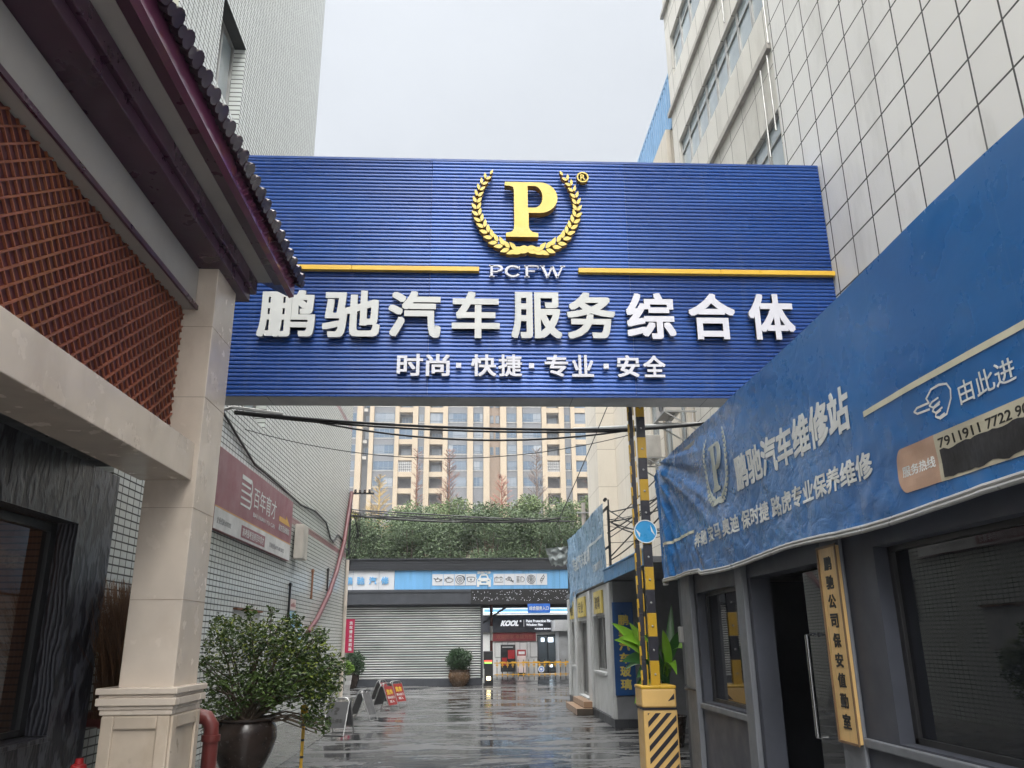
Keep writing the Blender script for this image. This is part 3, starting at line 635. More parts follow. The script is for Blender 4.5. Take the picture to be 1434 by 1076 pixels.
# ---------------------------------------------------------------- guard house on the right
HX = 2.8
t = thing('guard_house', 'dark grey guard house with a black doorway and wide reflecting window', 'guard house', (4, 6.5, 0))
M_gh = mat('slate_paint', (.06, .066, .086), .55, var=.25, scale=1.3, dirt_glint=.45, dcol=(.05, .05, .055), dscale=1.5)
M_ghl = mat('grey_paint', (.15, .16, .18), .5, var=.12, dirt_glint=.4, dcol=(.07, .07, .08))
PH = lambda u, v, d: (HX+d, u, v)
b = MB(); wall(b, PH, 1, 11.25, 0, 2.42, [(8.72, 10.32, .88, 2.14), (6.5, 8.28, .02, 2.18), (1.2, 5.64, .93, 2.2)], .2)
b.box(3.0, 5.19, 11.05, 11.25, 0, 2.42); b.build('wall', M_gh, t, fixn=False)
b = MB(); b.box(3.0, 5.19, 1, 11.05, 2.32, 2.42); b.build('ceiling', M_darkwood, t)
b = MB(); b.box(2.72, 5.19, .6, 11.35, 2.43, 2.52); b.build('roof', M_ghl, t, .01)
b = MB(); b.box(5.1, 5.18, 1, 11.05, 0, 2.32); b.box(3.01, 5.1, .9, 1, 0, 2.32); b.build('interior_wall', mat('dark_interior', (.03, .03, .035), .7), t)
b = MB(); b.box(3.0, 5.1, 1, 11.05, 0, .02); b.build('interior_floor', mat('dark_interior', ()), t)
for y0, y1, x in ((10.42, 10.86, 2.73), (8.36, 8.60, 2.74), (6.1, 6.46, 2.765)):
    b = MB(); b.box(x, HX-.002, y0, y1, 0, 2.40); b.build('pilaster', M_ghl, t, .012)
b = MB(); b.box(2.76, HX-.002, 8.62, 10.40, .80, .86); b.build('sill', M_ghl, t, .008); b = MB(); b.box(2.76, HX-.002, 1.2, 6.08, .86, .92); b.build('sill', M_ghl, t, .008)
for (a, c, d, e_) in ((8.72, 10.32, .88, 2.14), (1.2, 5.64, .93, 2.2)):
    b = MB(); ms = [a+.03, c-.03] + ([] if c-a < 2 else [a+1.9])
    for y in ms: b.box(2.9, 2.95, y-.03, y+.03, d, e_)
    b.box(2.9, 2.95, a, c, d, d+.04); b.box(2.9, 2.95, a, c, e_-.04, e_); w = b.build('window', M_blackmetal, t, .003)
    b = MB(); b.quad((2.925, a, d), (2.925, c, d), (2.925, c, e_), (2.925, a, e_)); b.build('pane', M_glass, w)
b = MB(); b.box(2.9, 2.93, 6.52, 7.18, .06, 2.14); dr = b.build('door', M_glass, t)
b = MB(); b.tube([(2.89, 7.02, .82), (2.81, 7.02, .82), (2.81, 7.02, 1.62), (2.89, 7.02, 1.62)], .018, 10); b.build('handle', M_steel, dr, smooth=True)
b = MB(); b.box(2.895, 2.899, 6.56, 6.68, 1.33, 1.74); b.build('notice', M_printwhite, dr)
b = MB(); b.box(2.70, 2.80, 10.92, 11.02, 1.55, 1.75); b.build('latch_box', M_galv, t, .01)
b = MB(); b.tube([(2.74, 10.9, 1.02), (2.68, 10.75, 1.0), (2.70, 10.6, 1.01), (2.74, 10.45, 1.0)], .016, 8); b.build('hook', M_blackmetal, t, smooth=True)
t = thing('name_board', 'long vertical wooden board with nine black characters beside the guard house door', 'sign board', (2.74, 6.25, .87))
b = MB(); b.box(2.735, 2.764, 6.095, 6.42, .87, 2.265); b.build('board', mat('varnished_wood', (.62, .41, .17), .35, var=.15, scale=1.5, stretch=(1, 6, .7)), t, .006)
b = MB(); frame_of(b, lambda u, v, d: (2.734-d, -u, v), -6.43, -6.085, .86, 2.275, .016, .010); b.build('border', mat('dark_edge', (.17, .10, .05), .4), t)
b = MB()
for i, c in enumerate('鹏驰公司保安值勤室'): letters(b, c, (2.734, 6.325, 2.09-i*.141), -Y1, Z1, .132, .103, .003, .03)
b.build('lettering', flat('black_ink', (.012, .011, .01)), t, fixn=False)
# banner over the guard house: a sagging printed sheet in front of a steel frame
BX = 2.65
def bz(y, s):       # s: 0 bottom hem .. 1 top hem
    top = 3.97-.02*math.sin(y*1.1); bot = 2.335+.02*math.sin(y*1.9+1)+(.03 if y > 9.5 else 0)
    if y > 10.6: top -= .10*(y-10.6)
    return bot+(top-bot)*s
def bd(y, z):       # how far the cloth stands off its plane, in metres
    far = max(0, min(1, (y-6.2)/3.5)); s = (z-2.33)/1.64
    d = .012*math.sin(y*1.7+z*2)+.010*mnoise.noise(Vector((y*.9, z*1.1, 3)))
    fan = math.atan2(11.5-y, 4.05-z)
    d += far*(.050*mnoise.noise(Vector((fan*7.5, y*.35, 1)))+.018*mnoise.noise(Vector((fan*19, y*.8, 5)))+.010*mnoise.noise(Vector((y*5, z*7, 2))))
    low = max(0, 1-s*1.6); d += low*(.012*mnoise.noise(Vector((y*3.2, z*4, 9)))+.006*mnoise.noise(Vector((y*8, z*9, 4))))
    if y > 10.75:       # the folded far edge
        k = (y-10.75)/.75; d += .10*math.sin(min(1, k*1.6)*PI)*(1-s*.75)
    return d
def bwarp(p): return Vector((p.x-bd(p.y, p.z)-(.004 if p.y > 7 else 0), p.y, p.z))
b = MB(); ny, nz = 380, 84; ys = [1.2+(11.5-1.2)*(i/ny)**.9 for i in range(ny+1)]
vs = [(BX-bd(y, bz(y, j/nz)), y, bz(y, j/nz)) for y in ys for j in range(nz+1)]
b.add(vs, [(i*(nz+1)+j, (i+1)*(nz+1)+j, (i+1)*(nz+1)+j+1, i*(nz+1)+j+1) for i in range(ny) for j in range(nz)])
def banner_mat(name, c1, c2, fade):
    m, t, b = _nodes(name); v = mapped(t)
    c = mixc(t, rng_(t, noise(t, mapped(t, (1, .5, .5)), 1.1, 4), .3, .7), c1, c2)
    dr = noise(t, mapped(t, (1, 16, .22)), 1., 5, .6); c = mixc(t, rng_(t, dr, .62, .78, 0, .5), c, fade)
    sc = noise(t, mapped(t, (1, 6, 6)), 3.5, 6, .7); c = mixc(t, rng_(t, sc, .70, .74, 0, .3), c, fade)
    t.links.new(c, b.inputs['Base Color']); t.links.new(rng_(t, noise(t, v, 3), .3, .7, .20, .38), b.inputs['Roughness'])
    b.inputs['Specular IOR Level'].default_value = .9
    g = t.nodes.new('ShaderNodeSeparateXYZ'); t.links.new(v, g.inputs[0]); far = rng_(t, math_(t, 'SUBTRACT', g.outputs['Y'], math_(t, 'MULTIPLY', g.outputs['Z'], .9)), 2.2, 6.0, .10, 1.)   # the far, slack part is the crumpled one
    cr = t.nodes.new('ShaderNodeTexVoronoi'); cr.feature = 'DISTANCE_TO_EDGE'; cr.inputs['Scale'].default_value = 3.2; wv = t.nodes.new('ShaderNodeVectorMath'); wv.operation = 'ADD'
    nn = t.nodes.new('ShaderNodeTexNoise'); nn.inputs['Scale'].default_value = 1.5; t.links.new(v, nn.inputs['Vector']); t.links.new(mapped(t, (1, .8, 1.5)), wv.inputs[0]); t.links.new(nn.outputs['Color'], wv.inputs[1]); t.links.new(wv.outputs[0], cr.inputs['Vector'])
    h = math_(t, 'ADD', math_(t, 'MULTIPLY', noise(t, mapped(t, (1, 1, 1)), 14, 4), .6), math_(t, 'ADD', math_(t, 'MULTIPLY', noise(t, mapped(t, (1, .8, 1.3)), 4.5, 3, .5, 1.2), 1.6), math_(t, 'MULTIPLY', rng_(t, cr.outputs[0], 0, .10), .16)))
    bump(t, b, math_(t, 'MULTIPLY', h, far), .42, .03); return m
t = thing('shop_banner', 'long blue printed banner with pointing hand and laurel emblem over the guard house', 'banner', (BX, 6, 2.3))
sh = b.build('sheet', banner_mat('banner_blue', (.012, .105, .33), (.020, .155, .43), (.30, .42, .58)), t, smooth='all', fixn=False)
b = MB()
hem = [(BX-bd(y, bz(y, 0))-.004, y, bz(y, 0)-.008) for y in ys[::4]]
for dz in (0, -.025): b.tube([(x, y, z+dz) for x, y, z in hem], .016, 8)
b.build('hem_rail', mat('hem_grey', (.42, .42, .41), .35, metal=.3, dirt_glint=.5), t, smooth=True)
b = MB(); b.box(BX+.03, BX+.08, .9, 11.3, 3.85, 3.90); b.box(BX+.03, BX+.08, .9, 11.3, 2.53, 2.58)
for y in (2, 4, 6, 8, 10, 11.25): b.box(BX+.085, BX+.12, y, y+.05, 2.53, 3.9)
b.build('frame', M_galv, t)
M_ink = M_printwhite; M_cream_ink = flat('printed_cream', (.62, .60, .47))
def on_banner(name, s, y, z, w, h, bold=.03, m=M_ink, **k):
    b = MB(); letters(b, s, (BX-.004, y, z), -Y1, Z1, w, h, .0015, bold, warp=bwarp, **k); return b.build(name, m, sh, fixn=False)
on_banner('lettering', '鹏驰汽车维修站', 7.92, 2.99, 2.54, .34, .03)
on_banner('lettering', "奔驰 宝马 奥迪 保时捷 路虎专业保养维修", 9.58, 2.61, 4.42, .18, .025)
on_banner('lettering', '由此进', 4.12, 2.795, .46, .125, .006)
on_banner('lettering', '服务热线', 4.80, 2.525, .35, .065, .012)
b = MB()
def bplane(L, off=.003): return [bwarp(Vector((BX-off, y, z))) for y, z in L]
def strip(b, y0, y1, z0, z1, off, n=40, zf=None):
    for i in range(n):
        a, c = y0+(y1-y0)*i/n, y0+(y1-y0)*(i+1)/n
        for j in range(8): za, zb_ = z0+(z1-z0)*j/8, z0+(z1-z0)*(j+1)/8; b.add(bplane([(a, za), (c, za), (c, zb_), (a, zb_)], off), ((0, 1, 2, 3),))
strip(b, 5.18, 1.3, 3.015, 3.053, .005); b.build('stripe', M_cream_ink, sh, fixn=False); b = MB(); strip(b, 11.2, 9.62, 2.80, 2.835, .006); b.build('stripe', M_cream_ink, sh, fixn=False)
b = MB()            # hotline capsule
zc, hr = 2.567, .135
capL = [(4.78+.08*math.cos(a), zc+hr*math.sin(a)) for a in np.linspace(PI/2, -PI/2, 14)]
for i in range(13):
    b.add(bplane([capL[i], capL[i+1], (4.76, zc)], .004), ((0, 1, 2),))
strip(b, 4.78, 4.42, zc-hr, zc+hr, .004, 12); b.build('capsule_end', mat('faded_terracotta', (.46, .30, .22), .45, var=.12), sh, fixn=False)
b = MB(); strip(b, 4.42, 2.0, zc-hr, zc+hr, .0042, 40); b.build('capsule', mat('pale_label', (.47, .44, .34), .45, var=.1), sh, fixn=False)
b = MB(); n = 60
for i in range(n):          # hand-sprayed black strip over the old number
    def edge(y, s): return zc+(.04 if s > 0 else -.12)+(.018*mnoise.noise(Vector((y*9, s, 0)))+.012*mnoise.noise(Vector((y*31, s, 2))))
    a, c = 4.385-(2.385/n)*i, 4.385-(2.385/n)*(i+1)
    for j in range(6):
        lo_, hi_ = j/6, (j+1)/6; f = lambda y, k_: edge(y, -1)+(edge(y, 1)-edge(y, -1))*k_
        b.add(bplane([(a, f(a, lo_)), (c, f(c, lo_)), (c, f(c, hi_)), (a, f(a, hi_))], .0065), ((0, 1, 2, 3),))
b.build('overpainted_strip', mat('sprayed_black', (.022, .022, .024), .5, var=.4, scale=9, stretch=(1, 3, 1)), sh, fixn=False)
for s, y, w in (('7911', 4.385, .205), ('911', 4.16, .15), ('7722', 3.955, .205), ('9088', 3.72, .2)):
    on_banner('digits', s, y, 2.617, w, .055, .012, flat('black_ink', ()))
b = MB()            # pointing hand, outlined
def outline(L, r=.0085):
    for i, ((y0, z0), (y1, z1)) in enumerate(zip(L, L[1:])):
        d = Vector((y1-y0, z1-z0)); d.normalize(); nx, nz = -d.y*r*.75, d.x*r*.75; ex, ez = d.x*r*.5, d.y*r*.5
        b.add(bplane([(y0-ex-nx, z0-ez-nz), (y1+ex-nx, z1+ez-nz), (y1+ex+nx, z1+ez+nz), (y0-ex+nx, z0-ez+nz)], .0045+.0004*(i % 3)), ((0, 1, 2, 3),))
hy = lambda u, v: (4.56-.38*u, 2.775+.185*v)
outline([hy(*p) for p in ((.42, .62), (.1, .64), (.0, .56), (.08, .46), (.40, .42))]); outline([hy(*p) for p in ((.42, .62), (.38, .78), (.55, .98), (.75, 1.0), (.93, .92), (1.0, .7), (.97, .45), (.86, .2), (.80, .05), (.62, .0), (.57, .08))])
for k in range(3): outline([hy(*p) for p in ((.66-.0*k, .64-.2*k), (.5+.02*k, .60-.2*k), (.42+.05*k, .52-.2*k), (.5+.04*k, .42-.19*k), (.68+.03*k, .50-.2*k))], .0075)
b.build('pointing_hand', M_ink, sh)
b = MB(); wy = lambda c: 9.08-(c[0]-105)/1010*1.02; wz = lambda c: 3.74-(c[1]-100)/720*.77
b.prism([[(-wy(c), wz(c)) for c in outer][::-1], [(-wy(c), wz(c)) for c in hole][::-1]], (BX-.005, 0, 0), -Y1, Z1, .003)
WR = ((BX-.006, 0, 0), -Y1, Z1)
for mirror in (False, True): wreath(b, lambda c: (-wy(c), wz(c)), .003, mirror)
b.v = [tuple(bwarp(Vector(p))) for p in b.v]; b.build('emblem', flat('faded_cream_ink', (.44, .47, .43)), sh, fixn=False)

# ---------------------------------------------------------------- second booth along the right side
BX2 = 2.75
PB = lambda u, v, d: (BX2+d, u, v)
M_bwall = mat('weathered_white', (.52, .53, .53), .55, var=.08, dirt_glint=.6, dcol=(.22, .22, .21), dscale=1.4)
t = thing('glass_shop_booth', 'low white walled booth with yellow plates and tiled doorsteps down the alley', 'booth', (4, 20, 0))
bh = [(22.35, 23.3, .95, 2.05), (20.2, 21.8, .3, 2.05), (17.4, 19.1, .95, 2.1)]
b = MB(); wall(b, PB, 16.4, 23.8, .16, 2.7, bh, .2); b.build('wall', M_bwall, t, fixn=False)
b = MB(); b.box(2.7, 2.949, 16.37, 23.8, 0, .158); b.box(2.95, 3.3, 16.37, 16.6, 0, .158); b.build('plinth', M_charcoal, t, .008)
M_bgrey = mat('booth_grey', (.17, .175, .19), .5, dirt_glint=.4)
b = MB(); b.box(2.76, 3.28, 16.36, 16.398, .16, 2.7); b.box(3.26, 5.1, 16.40, 16.55, 0, 2.7); b.build('end_wall', M_bgrey, t)
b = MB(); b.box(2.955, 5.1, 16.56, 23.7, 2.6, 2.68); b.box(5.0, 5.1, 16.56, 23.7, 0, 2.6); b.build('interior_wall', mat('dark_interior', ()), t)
b = MB(); b.box(2.7, 5.15, 12.6, 23.95, 2.72, 2.82); b.build('roof', M_bgrey, t, .01)
b = MB(); b.box(2.68, 2.71, 12.6, 16.9, 2.70, 2.93); b.box(2.66, 2.72, 12.6, 16.9, 2.93, 2.96); b.build('roof_fascia', mat('awning_blue', (.06, .22, .45), .35, dirt_glint=.3, dcol=(.25, .33, .42)), t, .004)
b = MB(); b.box(5.0, 5.1, 12.6, 16.4, 0, 2.7); b.build('recess_wall', M_gh, t)
for y0, y1 in ((16.42, 16.72), (19.25, 19.6), (21.85, 22.2), (23.4, 23.78)):
    b = MB(); b.box(2.69, BX2-.002, y0, y1, .16, 2.68); b.build('pilaster', M_bwall, t, .01)
for (a, c, d, e_) in bh:
    b = MB(); w_ = .05
    for q in ((a, a+w_, d, e_), (c-w_, c, d, e_), (a+w_, c-w_, d, d+w_), (a+w_, c-w_, e_-w_, e_), ((a+c)/2-.025, (a+c)/2+.025, d+w_, e_-w_)): b.box(2.84, 2.89, *q)
    w = b.build('window' if d > .5 else 'door', M_galv, t, .004)
    b = MB(); b.quad((2.865, a, d), (2.865, c, d), (2.865, c, e_), (2.865, a, e_)); b.build('pane', M_glass, w)
    b = MB(); b.box(2.71, 2.748, a, c, d-.05, d); b.build('sill', M_bwall, t)
for i, (y0, y1) in enumerate(((17.5, 18.6), (20.2, 21.5), (22.3, 23.2))):
    b = MB(); b.box(2.70, 2.745, y0, y1, 2.13, 2.60); p = b.build('plate', mat('aged_yellow', (.60, .47, .12), .5, dirt_glint=.4, dcol=(.55, .5, .4)), t, .004)
    b = MB(); letters(b, ('玻璃', '专业', '贴膜')[i], (2.699, y1-.2, 2.22), -Y1, Z1, y1-y0-.4, .28, .003, .01); b.build('lettering', mat('faded_ink', (.14, .11, .05), .6), p, fixn=False)
M_step = tile_mat('brown_step_tile', .3, .15, .006, (.33, .21, .13), (.06, .05, .04), 'YZ', .3)
b = MB(); b.box(2.33, 2.69, 19.2, 21.4, 0, .14); b.box(2.50, 2.695, 19.3, 21.3, .14, .28); b.build('doorstep', M_step, t, .008)
t = thing('vertical_sign', 'tall dark blue board with yellow characters on the booth end wall', 'sign board', (2.95, 16.3, .6))
b = MB(); b.box(2.73, 3.13, 16.31, 16.35, .58, 2.29); b.build('board', mat('board_blue', (.008, .065, .22), .35, var=.1), t, .006)
b = MB()
for i, c in enumerate('鹏驰汽车玻璃'): letters(b, c, (2.83, 16.309, 1.86-i*.235), X1, Z1, .21, .195, .004, .03)
b.build('lettering', flat('sign_yellow', (.60, .47, .10)), t, fixn=False)
# faded banner over the booth
t = thing('faded_banner', 'torn pale blue banner sagging from a black frame over the booth', 'banner', (BX2, 20, 2.75))
def b2(y, s):
    top = 4.28-.02*math.sin(y); bot = 2.74
    if y > 21.4: bot -= .28*(y-21.4)/1.9*1.6*(1 if y < 22.6 else 1.0)
    return bot+(top-bot)*s
def b2d(y, z):
    k = max(0, (y-18.5)/4.5); return .03*mnoise.noise(Vector((y*1.3, z*1.5, 2)))+k*(.05*mnoise.noise(Vector((y*3+z*2, z*1.2, 5)))+.018*mnoise.noise(Vector((y*9, z*6, 7))))
b = MB(); ny, nz = 120, 40; ys2 = [16.65+(23.2-16.65)*i/ny for i in range(ny+1)]
b.add([(BX2-.06-b2d(y, b2(y, j/nz)), y, b2(y, j/nz)) for y in ys2 for j in range(nz+1)], [(i*(nz+1)+j, (i+1)*(nz+1)+j, (i+1)*(nz+1)+j+1, i*(nz+1)+j+1) for i in range(ny) for j in range(nz)])
sh2 = b.build('sheet', banner_mat('faded_blue', (.17, .31, .48), (.24, .38, .54), (.55, .60, .64)), t, smooth='all', fixn=False)
w2 = lambda p: Vector((p.x-b2d(p.y, p.z), p.y, p.z))
M_faded = flat('faded_white', (.62, .67, .70))
b = MB(); letters(b, '专业汽车玻璃', (BX2-.066, 21.9, 3.28), -Y1, Z1, 3.1, .36, .003, .02, warp=w2); letters(b, '13907711', (BX2-.066, 18.4, 3.02), -Y1, Z1, 1.3, .16, .003, .02, warp=w2); b.build('lettering', M_faded, sh2, fixn=False)
b = MB()
for i in range(30): 
    a, c = 19.2-2.4*i/30, 19.2-2.4*(i+1)/30; b.add([w2(Vector((BX2-.067, y, z))) for y, z in ((a, 3.62), (c, 3.62), (c, 3.68), (a, 3.68))], ((0, 1, 2, 3),))
b.build('stripe', M_faded, sh2, fixn=False)
b = MB(); n = 26            # crumpled grey flap hanging off the far top corner
def flap(u, v):
    y = 22.9+u*.9; z = 3.90+.30*(1-v)+.02*u; x = BX2-.10-.55*u*(1-.35*v)+.09*mnoise.noise(Vector((u*4, v*4, 1)))
    return (x, y+.1*mnoise.noise(Vector((u*5, v*5, 4))), z-.22*v*(1-.35*abs(u-.6))+.08*mnoise.noise(Vector((u*6, v*3, 8)))-.1)
b.add([flap(i/n, j/n) for i in range(n+1) for j in range(n+1)], [(i*(n+1)+j, (i+1)*(n+1)+j, (i+1)*(n+1)+j+1, i*(n+1)+j+1) for i in range(n) for j in range(n)])
b.build('loose_flap', mat('grey_backing', (.26, .29, .29), .4, var=.25, dirt_glint=.5), t, smooth='all', fixn=False)
b = MB(); b.box(2.78, 2.82, 16.7, 24.1, 4.2, 4.24)
for y in (16.7, 18.5, 20.3, 22.2, 23.3, 23.7, 24.1): b.box(2.78, 2.82, y, y+.035, 2.82, 4.2)
b.box(2.78, 2.82, 16.7, 24.1, 3.4, 3.43); b.box(2.78, 2.82, 16.7, 24.1, 2.83, 2.86); b.box(2.785, 2.815, 16.62, 16.65, 2.8, 4.36); b.build('frame', M_blackmetal, t)
b = MB(); b.tube([(2.74, 16.6, 4.36), (2.74, 16.72, 4.36)], .035, 12); b.build('lamp_head', M_blackmetal, t, smooth=True)
# broad-leaved plant between barrier and booth
t = thing('banana_plant', 'bright green broad leaved plant in front of the dark blue board', 'plant', (3.1, 13.6, 0))
b = MB(); b.lathe([(.0, 0), (.2, 0), (.27, .42), (.29, .45), (.25, .45), (.23, .38), (0, .38)], (3.1, 13.6, 0)); b.build('pot', M_brown, t, smooth=True)
M_ban = leaf_mat('broad_leaf', (.10, .28, .02), (.30, .55, .05), .3); M_bandk = leaf_mat('dark_broad_leaf', (.015, .06, .015), (.04, .12, .03), .35)
def blade(b, base, tip, w, sag, roll=0):
    p, q = Vector(base), Vector(tip); d = q-p; side = d.cross(Vector((-.1, -.9, .45))).normalized(); n = 12; k = []
    for i in range(n+1):
        s = i/n; c = p+d*s+Vector((0, 0, sag*math.sin(PI*s*.9)))
        ww = w*(math.sin(PI*min(1, .06+s*.94)**.75)**.8 if 0 < s < 1 else .02); nrm = side.cross(d).normalized()
        k += [c-side*ww+nrm*ww*.35, c, c+side*ww+nrm*ww*.35]
    b.add(k, [(i*3+j, i*3+j+1, i*3+j+4, i*3+j+3) for i in range(n) for j in (0, 1)])
bl = [((2.85, 13.4, 1.30), (2.19, 13.2, 1.83), .10, .05), ((2.85, 13.4, 1.25), (2.20, 13.1, 1.56), .085, .10), ((2.95, 13.4, 1.35), (2.28, 13.15, 1.58), .10, .11), ((2.9, 13.4, .95), (2.45, 13.0, .62), .085, .16), ((2.9, 13.4, 1.2), (2.45, 13.1, 1.84), .10, .02), ((2.9, 13.4, 1.1), (2.3, 13.1, 1.22), .11, .14), ((2.9, 13.4, 1.0), (2.5, 13.0, .98), .11, .16), ((2.95, 13.4, 1.2), (2.6, 13.1, 1.5), .09, .1), ((3.05, 13.6, 1.1), (2.62, 13.5, 1.86), .075, .03), ((3.1, 13.4, 1.15), (2.95, 13.0, 1.72), .075, .05), ((3.1, 13.6, 1.2), (3.35, 13.3, 1.75), .08, .05), ((3.1, 13.55, 1.0), (2.38, 13.4, 1.05), .085, .25), ((3.1, 13.6, 1.0), (3.1, 12.9, 1.0), .08, .25), ((3.15, 13.6, 1.2), (3.3, 13.8, 2.15), .07, 0), ((3.1, 13.5, .9), (2.5, 13.2, .82), .075, .2), ((3.15, 13.7, 1.3), (3.45, 13.2, 1.3), .085, .2), ((3.05, 13.5, 1.1), (2.85, 12.95, 1.35), .07, .2)]
for i, (p, q, w, s) in enumerate(bl):
    b = MB(); blade(b, p, q, w, s); b.build('leaf', M_ban if i in (0, 1, 2, 3, 4, 9, 12, 15) else M_bandk, t, smooth='all', fixn=False)
    b = MB(); b.tube([(3.1, 13.6, .36), ((3.1+p[0])/2, (13.6+p[1])/2, (.4+p[2])/2), p], [.02, .014, .009], 6); b.build('stalk', M_bandk, t, smooth=True)

# ---------------------------------------------------------------- things on the tiled wall
t = thing('wall_poster', 'large faded maroon and white advertising board on the tiled wall', 'advertising board', (LX, 15, 3.2))
QX = LX+.07
b = MB(); b.box(LX+.002, QX, 12.25, 17.52, 3.22, 4.46); bd_ = b.build('board', mat('faded_maroon', (.27, .10, .125), .45, var=.1, scale=1, dirt_glint=.2, dcol=(.34, .17, .19)), t, .006)
b = MB(); b.box(QX, QX+.003, 12.26, 17.51, 3.23, 3.55); b.build('white_band', mat('poster_white', (.62, .62, .62), .45, dirt_glint=.2), t)
b = MB(); b.box(QX, QX+.0035, 12.26, 17.51, 3.551, 3.572); b.build('gold_line', flat('poster_gold', (.58, .33, .12)), t)
def on_wall(name, s, y, z, w, h, m, bold=.0, par=None, **k):
    b = MB(); letters(b, s, (QX+.0045, y, z), Y1, Z1, w, h, .002, bold, **k); return b.build(name, m, par or t, fixn=False)
on_wall('lettering', '百年育才', 14.35, 3.86, 1.7, .36, M_printwhite, 0)
on_wall('lettering', 'BAI NIAN YU CAI', 14.4, 3.70, 1.6, .075, M_printwhite)
on_wall('lettering', '前方百米到店', 16.35, 3.72, .95, .13, M_printwhite, .01)
b = MB(); P3 = lambda y, z: (y, z)
b.prism([[(16.35, 3.90), (17.35, 3.90), (16.95, 4.08), (16.95, 4.0), (16.35, 4.0)]], (QX+.001, 0, 0), Y1, Z1, .004); b.build('arrow', flat('poster_orange', (.60, .34, .07)), t)
on_wall('lettering', '企业代码:070202', 12.4, 3.32, .75, .10, flat('poster_grey', (.3, .3, .31)))
on_wall('lettering', '咨询热线:0791-88330022', 15.7, 3.32, 1.25, .10, flat('poster_grey', ()))
b = MB(); b.box(QX+.0036, QX+.006, 13.75, 15.35, 3.27, 3.47); b.build('pill', bd_.data.materials[0], t, .001)
b = MB(); letters(b, '高考报考选择百年育才', (QX+.0062, 13.83, 3.30), Y1, Z1, 1.44, .14, .002, .01); b.build('lettering', M_printwhite, t, fixn=False)
b = MB()            # emblem: stacked rounded bars
for k, (z, y1) in enumerate(((4.21, 14.12), (4.11, 14.10), (4.0, 14.16), (3.89, 14.16), (3.78, 14.10))): b.box(QX+.001, QX+.006, 13.55, y1, z, z+(.075 if k == 0 else .035))
ring2 = [(14.1+.13*math.cos(a), 3.92+.15*math.sin(a)) for a in np.linspace(-PI/2, PI/2, 14)]; ring3 = [(14.1+.085*math.cos(a), 3.92+.11*math.sin(a)) for a in np.linspace(PI/2, -PI/2, 14)]
b.prism([ring2+ring3], (QX+.0015, 0, 0), Y1, Z1, .005); b.prism([[(a, c+.27) if False else (a, c+.22) for a, c in ring2+ring3]], (QX+.0012, 0, 0), Y1, Z1, .005); b.build('emblem', M_printwhite, t)
t = thing('wall_cabinet', 'slim pale metal lamp box standing out beside the maroon board', 'light box', (LX, 18.2, 3.3))
b = MB(); b.box(LX+.05, LX+.24, 17.95, 18.5, 3.32, 4.06); b.build('case', mat('aged_enamel', (.50, .47, .42), .45, dirt_glint=.5, dcol=(.3, .25, .2)), t, .015)
b = MB(); b.box(LX+.22, LX+.244, 18.0, 18.45, 3.38, 4.0); b.build('panel', mat('aged_enamel', ()), t, .004); b = MB()
for z in (3.45, 3.9): b.box(LX, LX+.06, 18.1, 18.35, z, z+.04)
b.build('bracket', M_galv, t)
o = MB().tube([(LX+.09, 25.66, 6.1), (LX+.09, 24.64, 4.42), (LX+.09, 23.5, 3.45), (LX+.09, 22.5, 2.82), (LX+.09, 21.0, 2.15), (LX+.09, 19.95, 1.82)], .062, 10).build('drain_pipe', mat('maroon_pipe', (.115, .032, .036), .45, dirt_glint=.3, dcol=(.2, .11, .10)), smooth=True)
tag(o, 'bent maroon pipe slanting down the tiled wall', 'pipe', kind='thing')
o = MB().tube([(LX+.07, 25.6, .05), (LX+.07, 25.6, 1.2), (LX+.07, 25.6, 3.4), (LX+.07, 25.65, 4.0)], .055, 12).build('downpipe', mat('cream_pipe', (.60, .53, .46), .45, dirt_glint=.4), smooth=True)
tag(o, 'upright cream downpipe at the far corner of the tiled building', 'pipe', kind='thing')
for i, (y, z0, z1, m_) in enumerate(((18.0, 1.9, 2.82, M_blackmetal), (20.4, 2.6, 3.3, mat('rusty_iron', (.22, .10, .055), .8, var=.3)), (22.55, 2.9, 3.5, M_blackmetal))):
    o = MB(); o.bar((LX+.03, y, z0), (LX+.03, y, z1), .04, .04, (1, 0, 0)); o.box(LX, LX+.06, y-.05, y+.05, z1-.08, z1-.02); o.box(LX, LX+.05, y-.04, y+.04, z0, z0+.05)
    o = o.build('wall_bar', m_); tag(o, ('long black iron bar fixed upright under the lamp box', 'rusty brown iron bar fixed upright on the tiles', 'short black iron bar beside the slanting maroon pipe')[i], 'bar', 'iron bars on the tiled wall', 'thing')
t = thing('meter_hatch', 'pale metal hatch cover in the tiled wall above the bush', 'hatch', (LX, 14.75, 1.8))
b = MB(); b.box(LX+.001, LX+.03, 13.98, 15.6, 1.35, 2.12); b.build('cover', mat('hatch_grey', (.48, .49, .48), .5, dirt_glint=.4), t, .005)
b = MB(); b.box(LX+.001, LX+.07, 13.95, 15.65, 2.122, 2.15); b.build('lintel', mat('rusty_iron', ()), t)
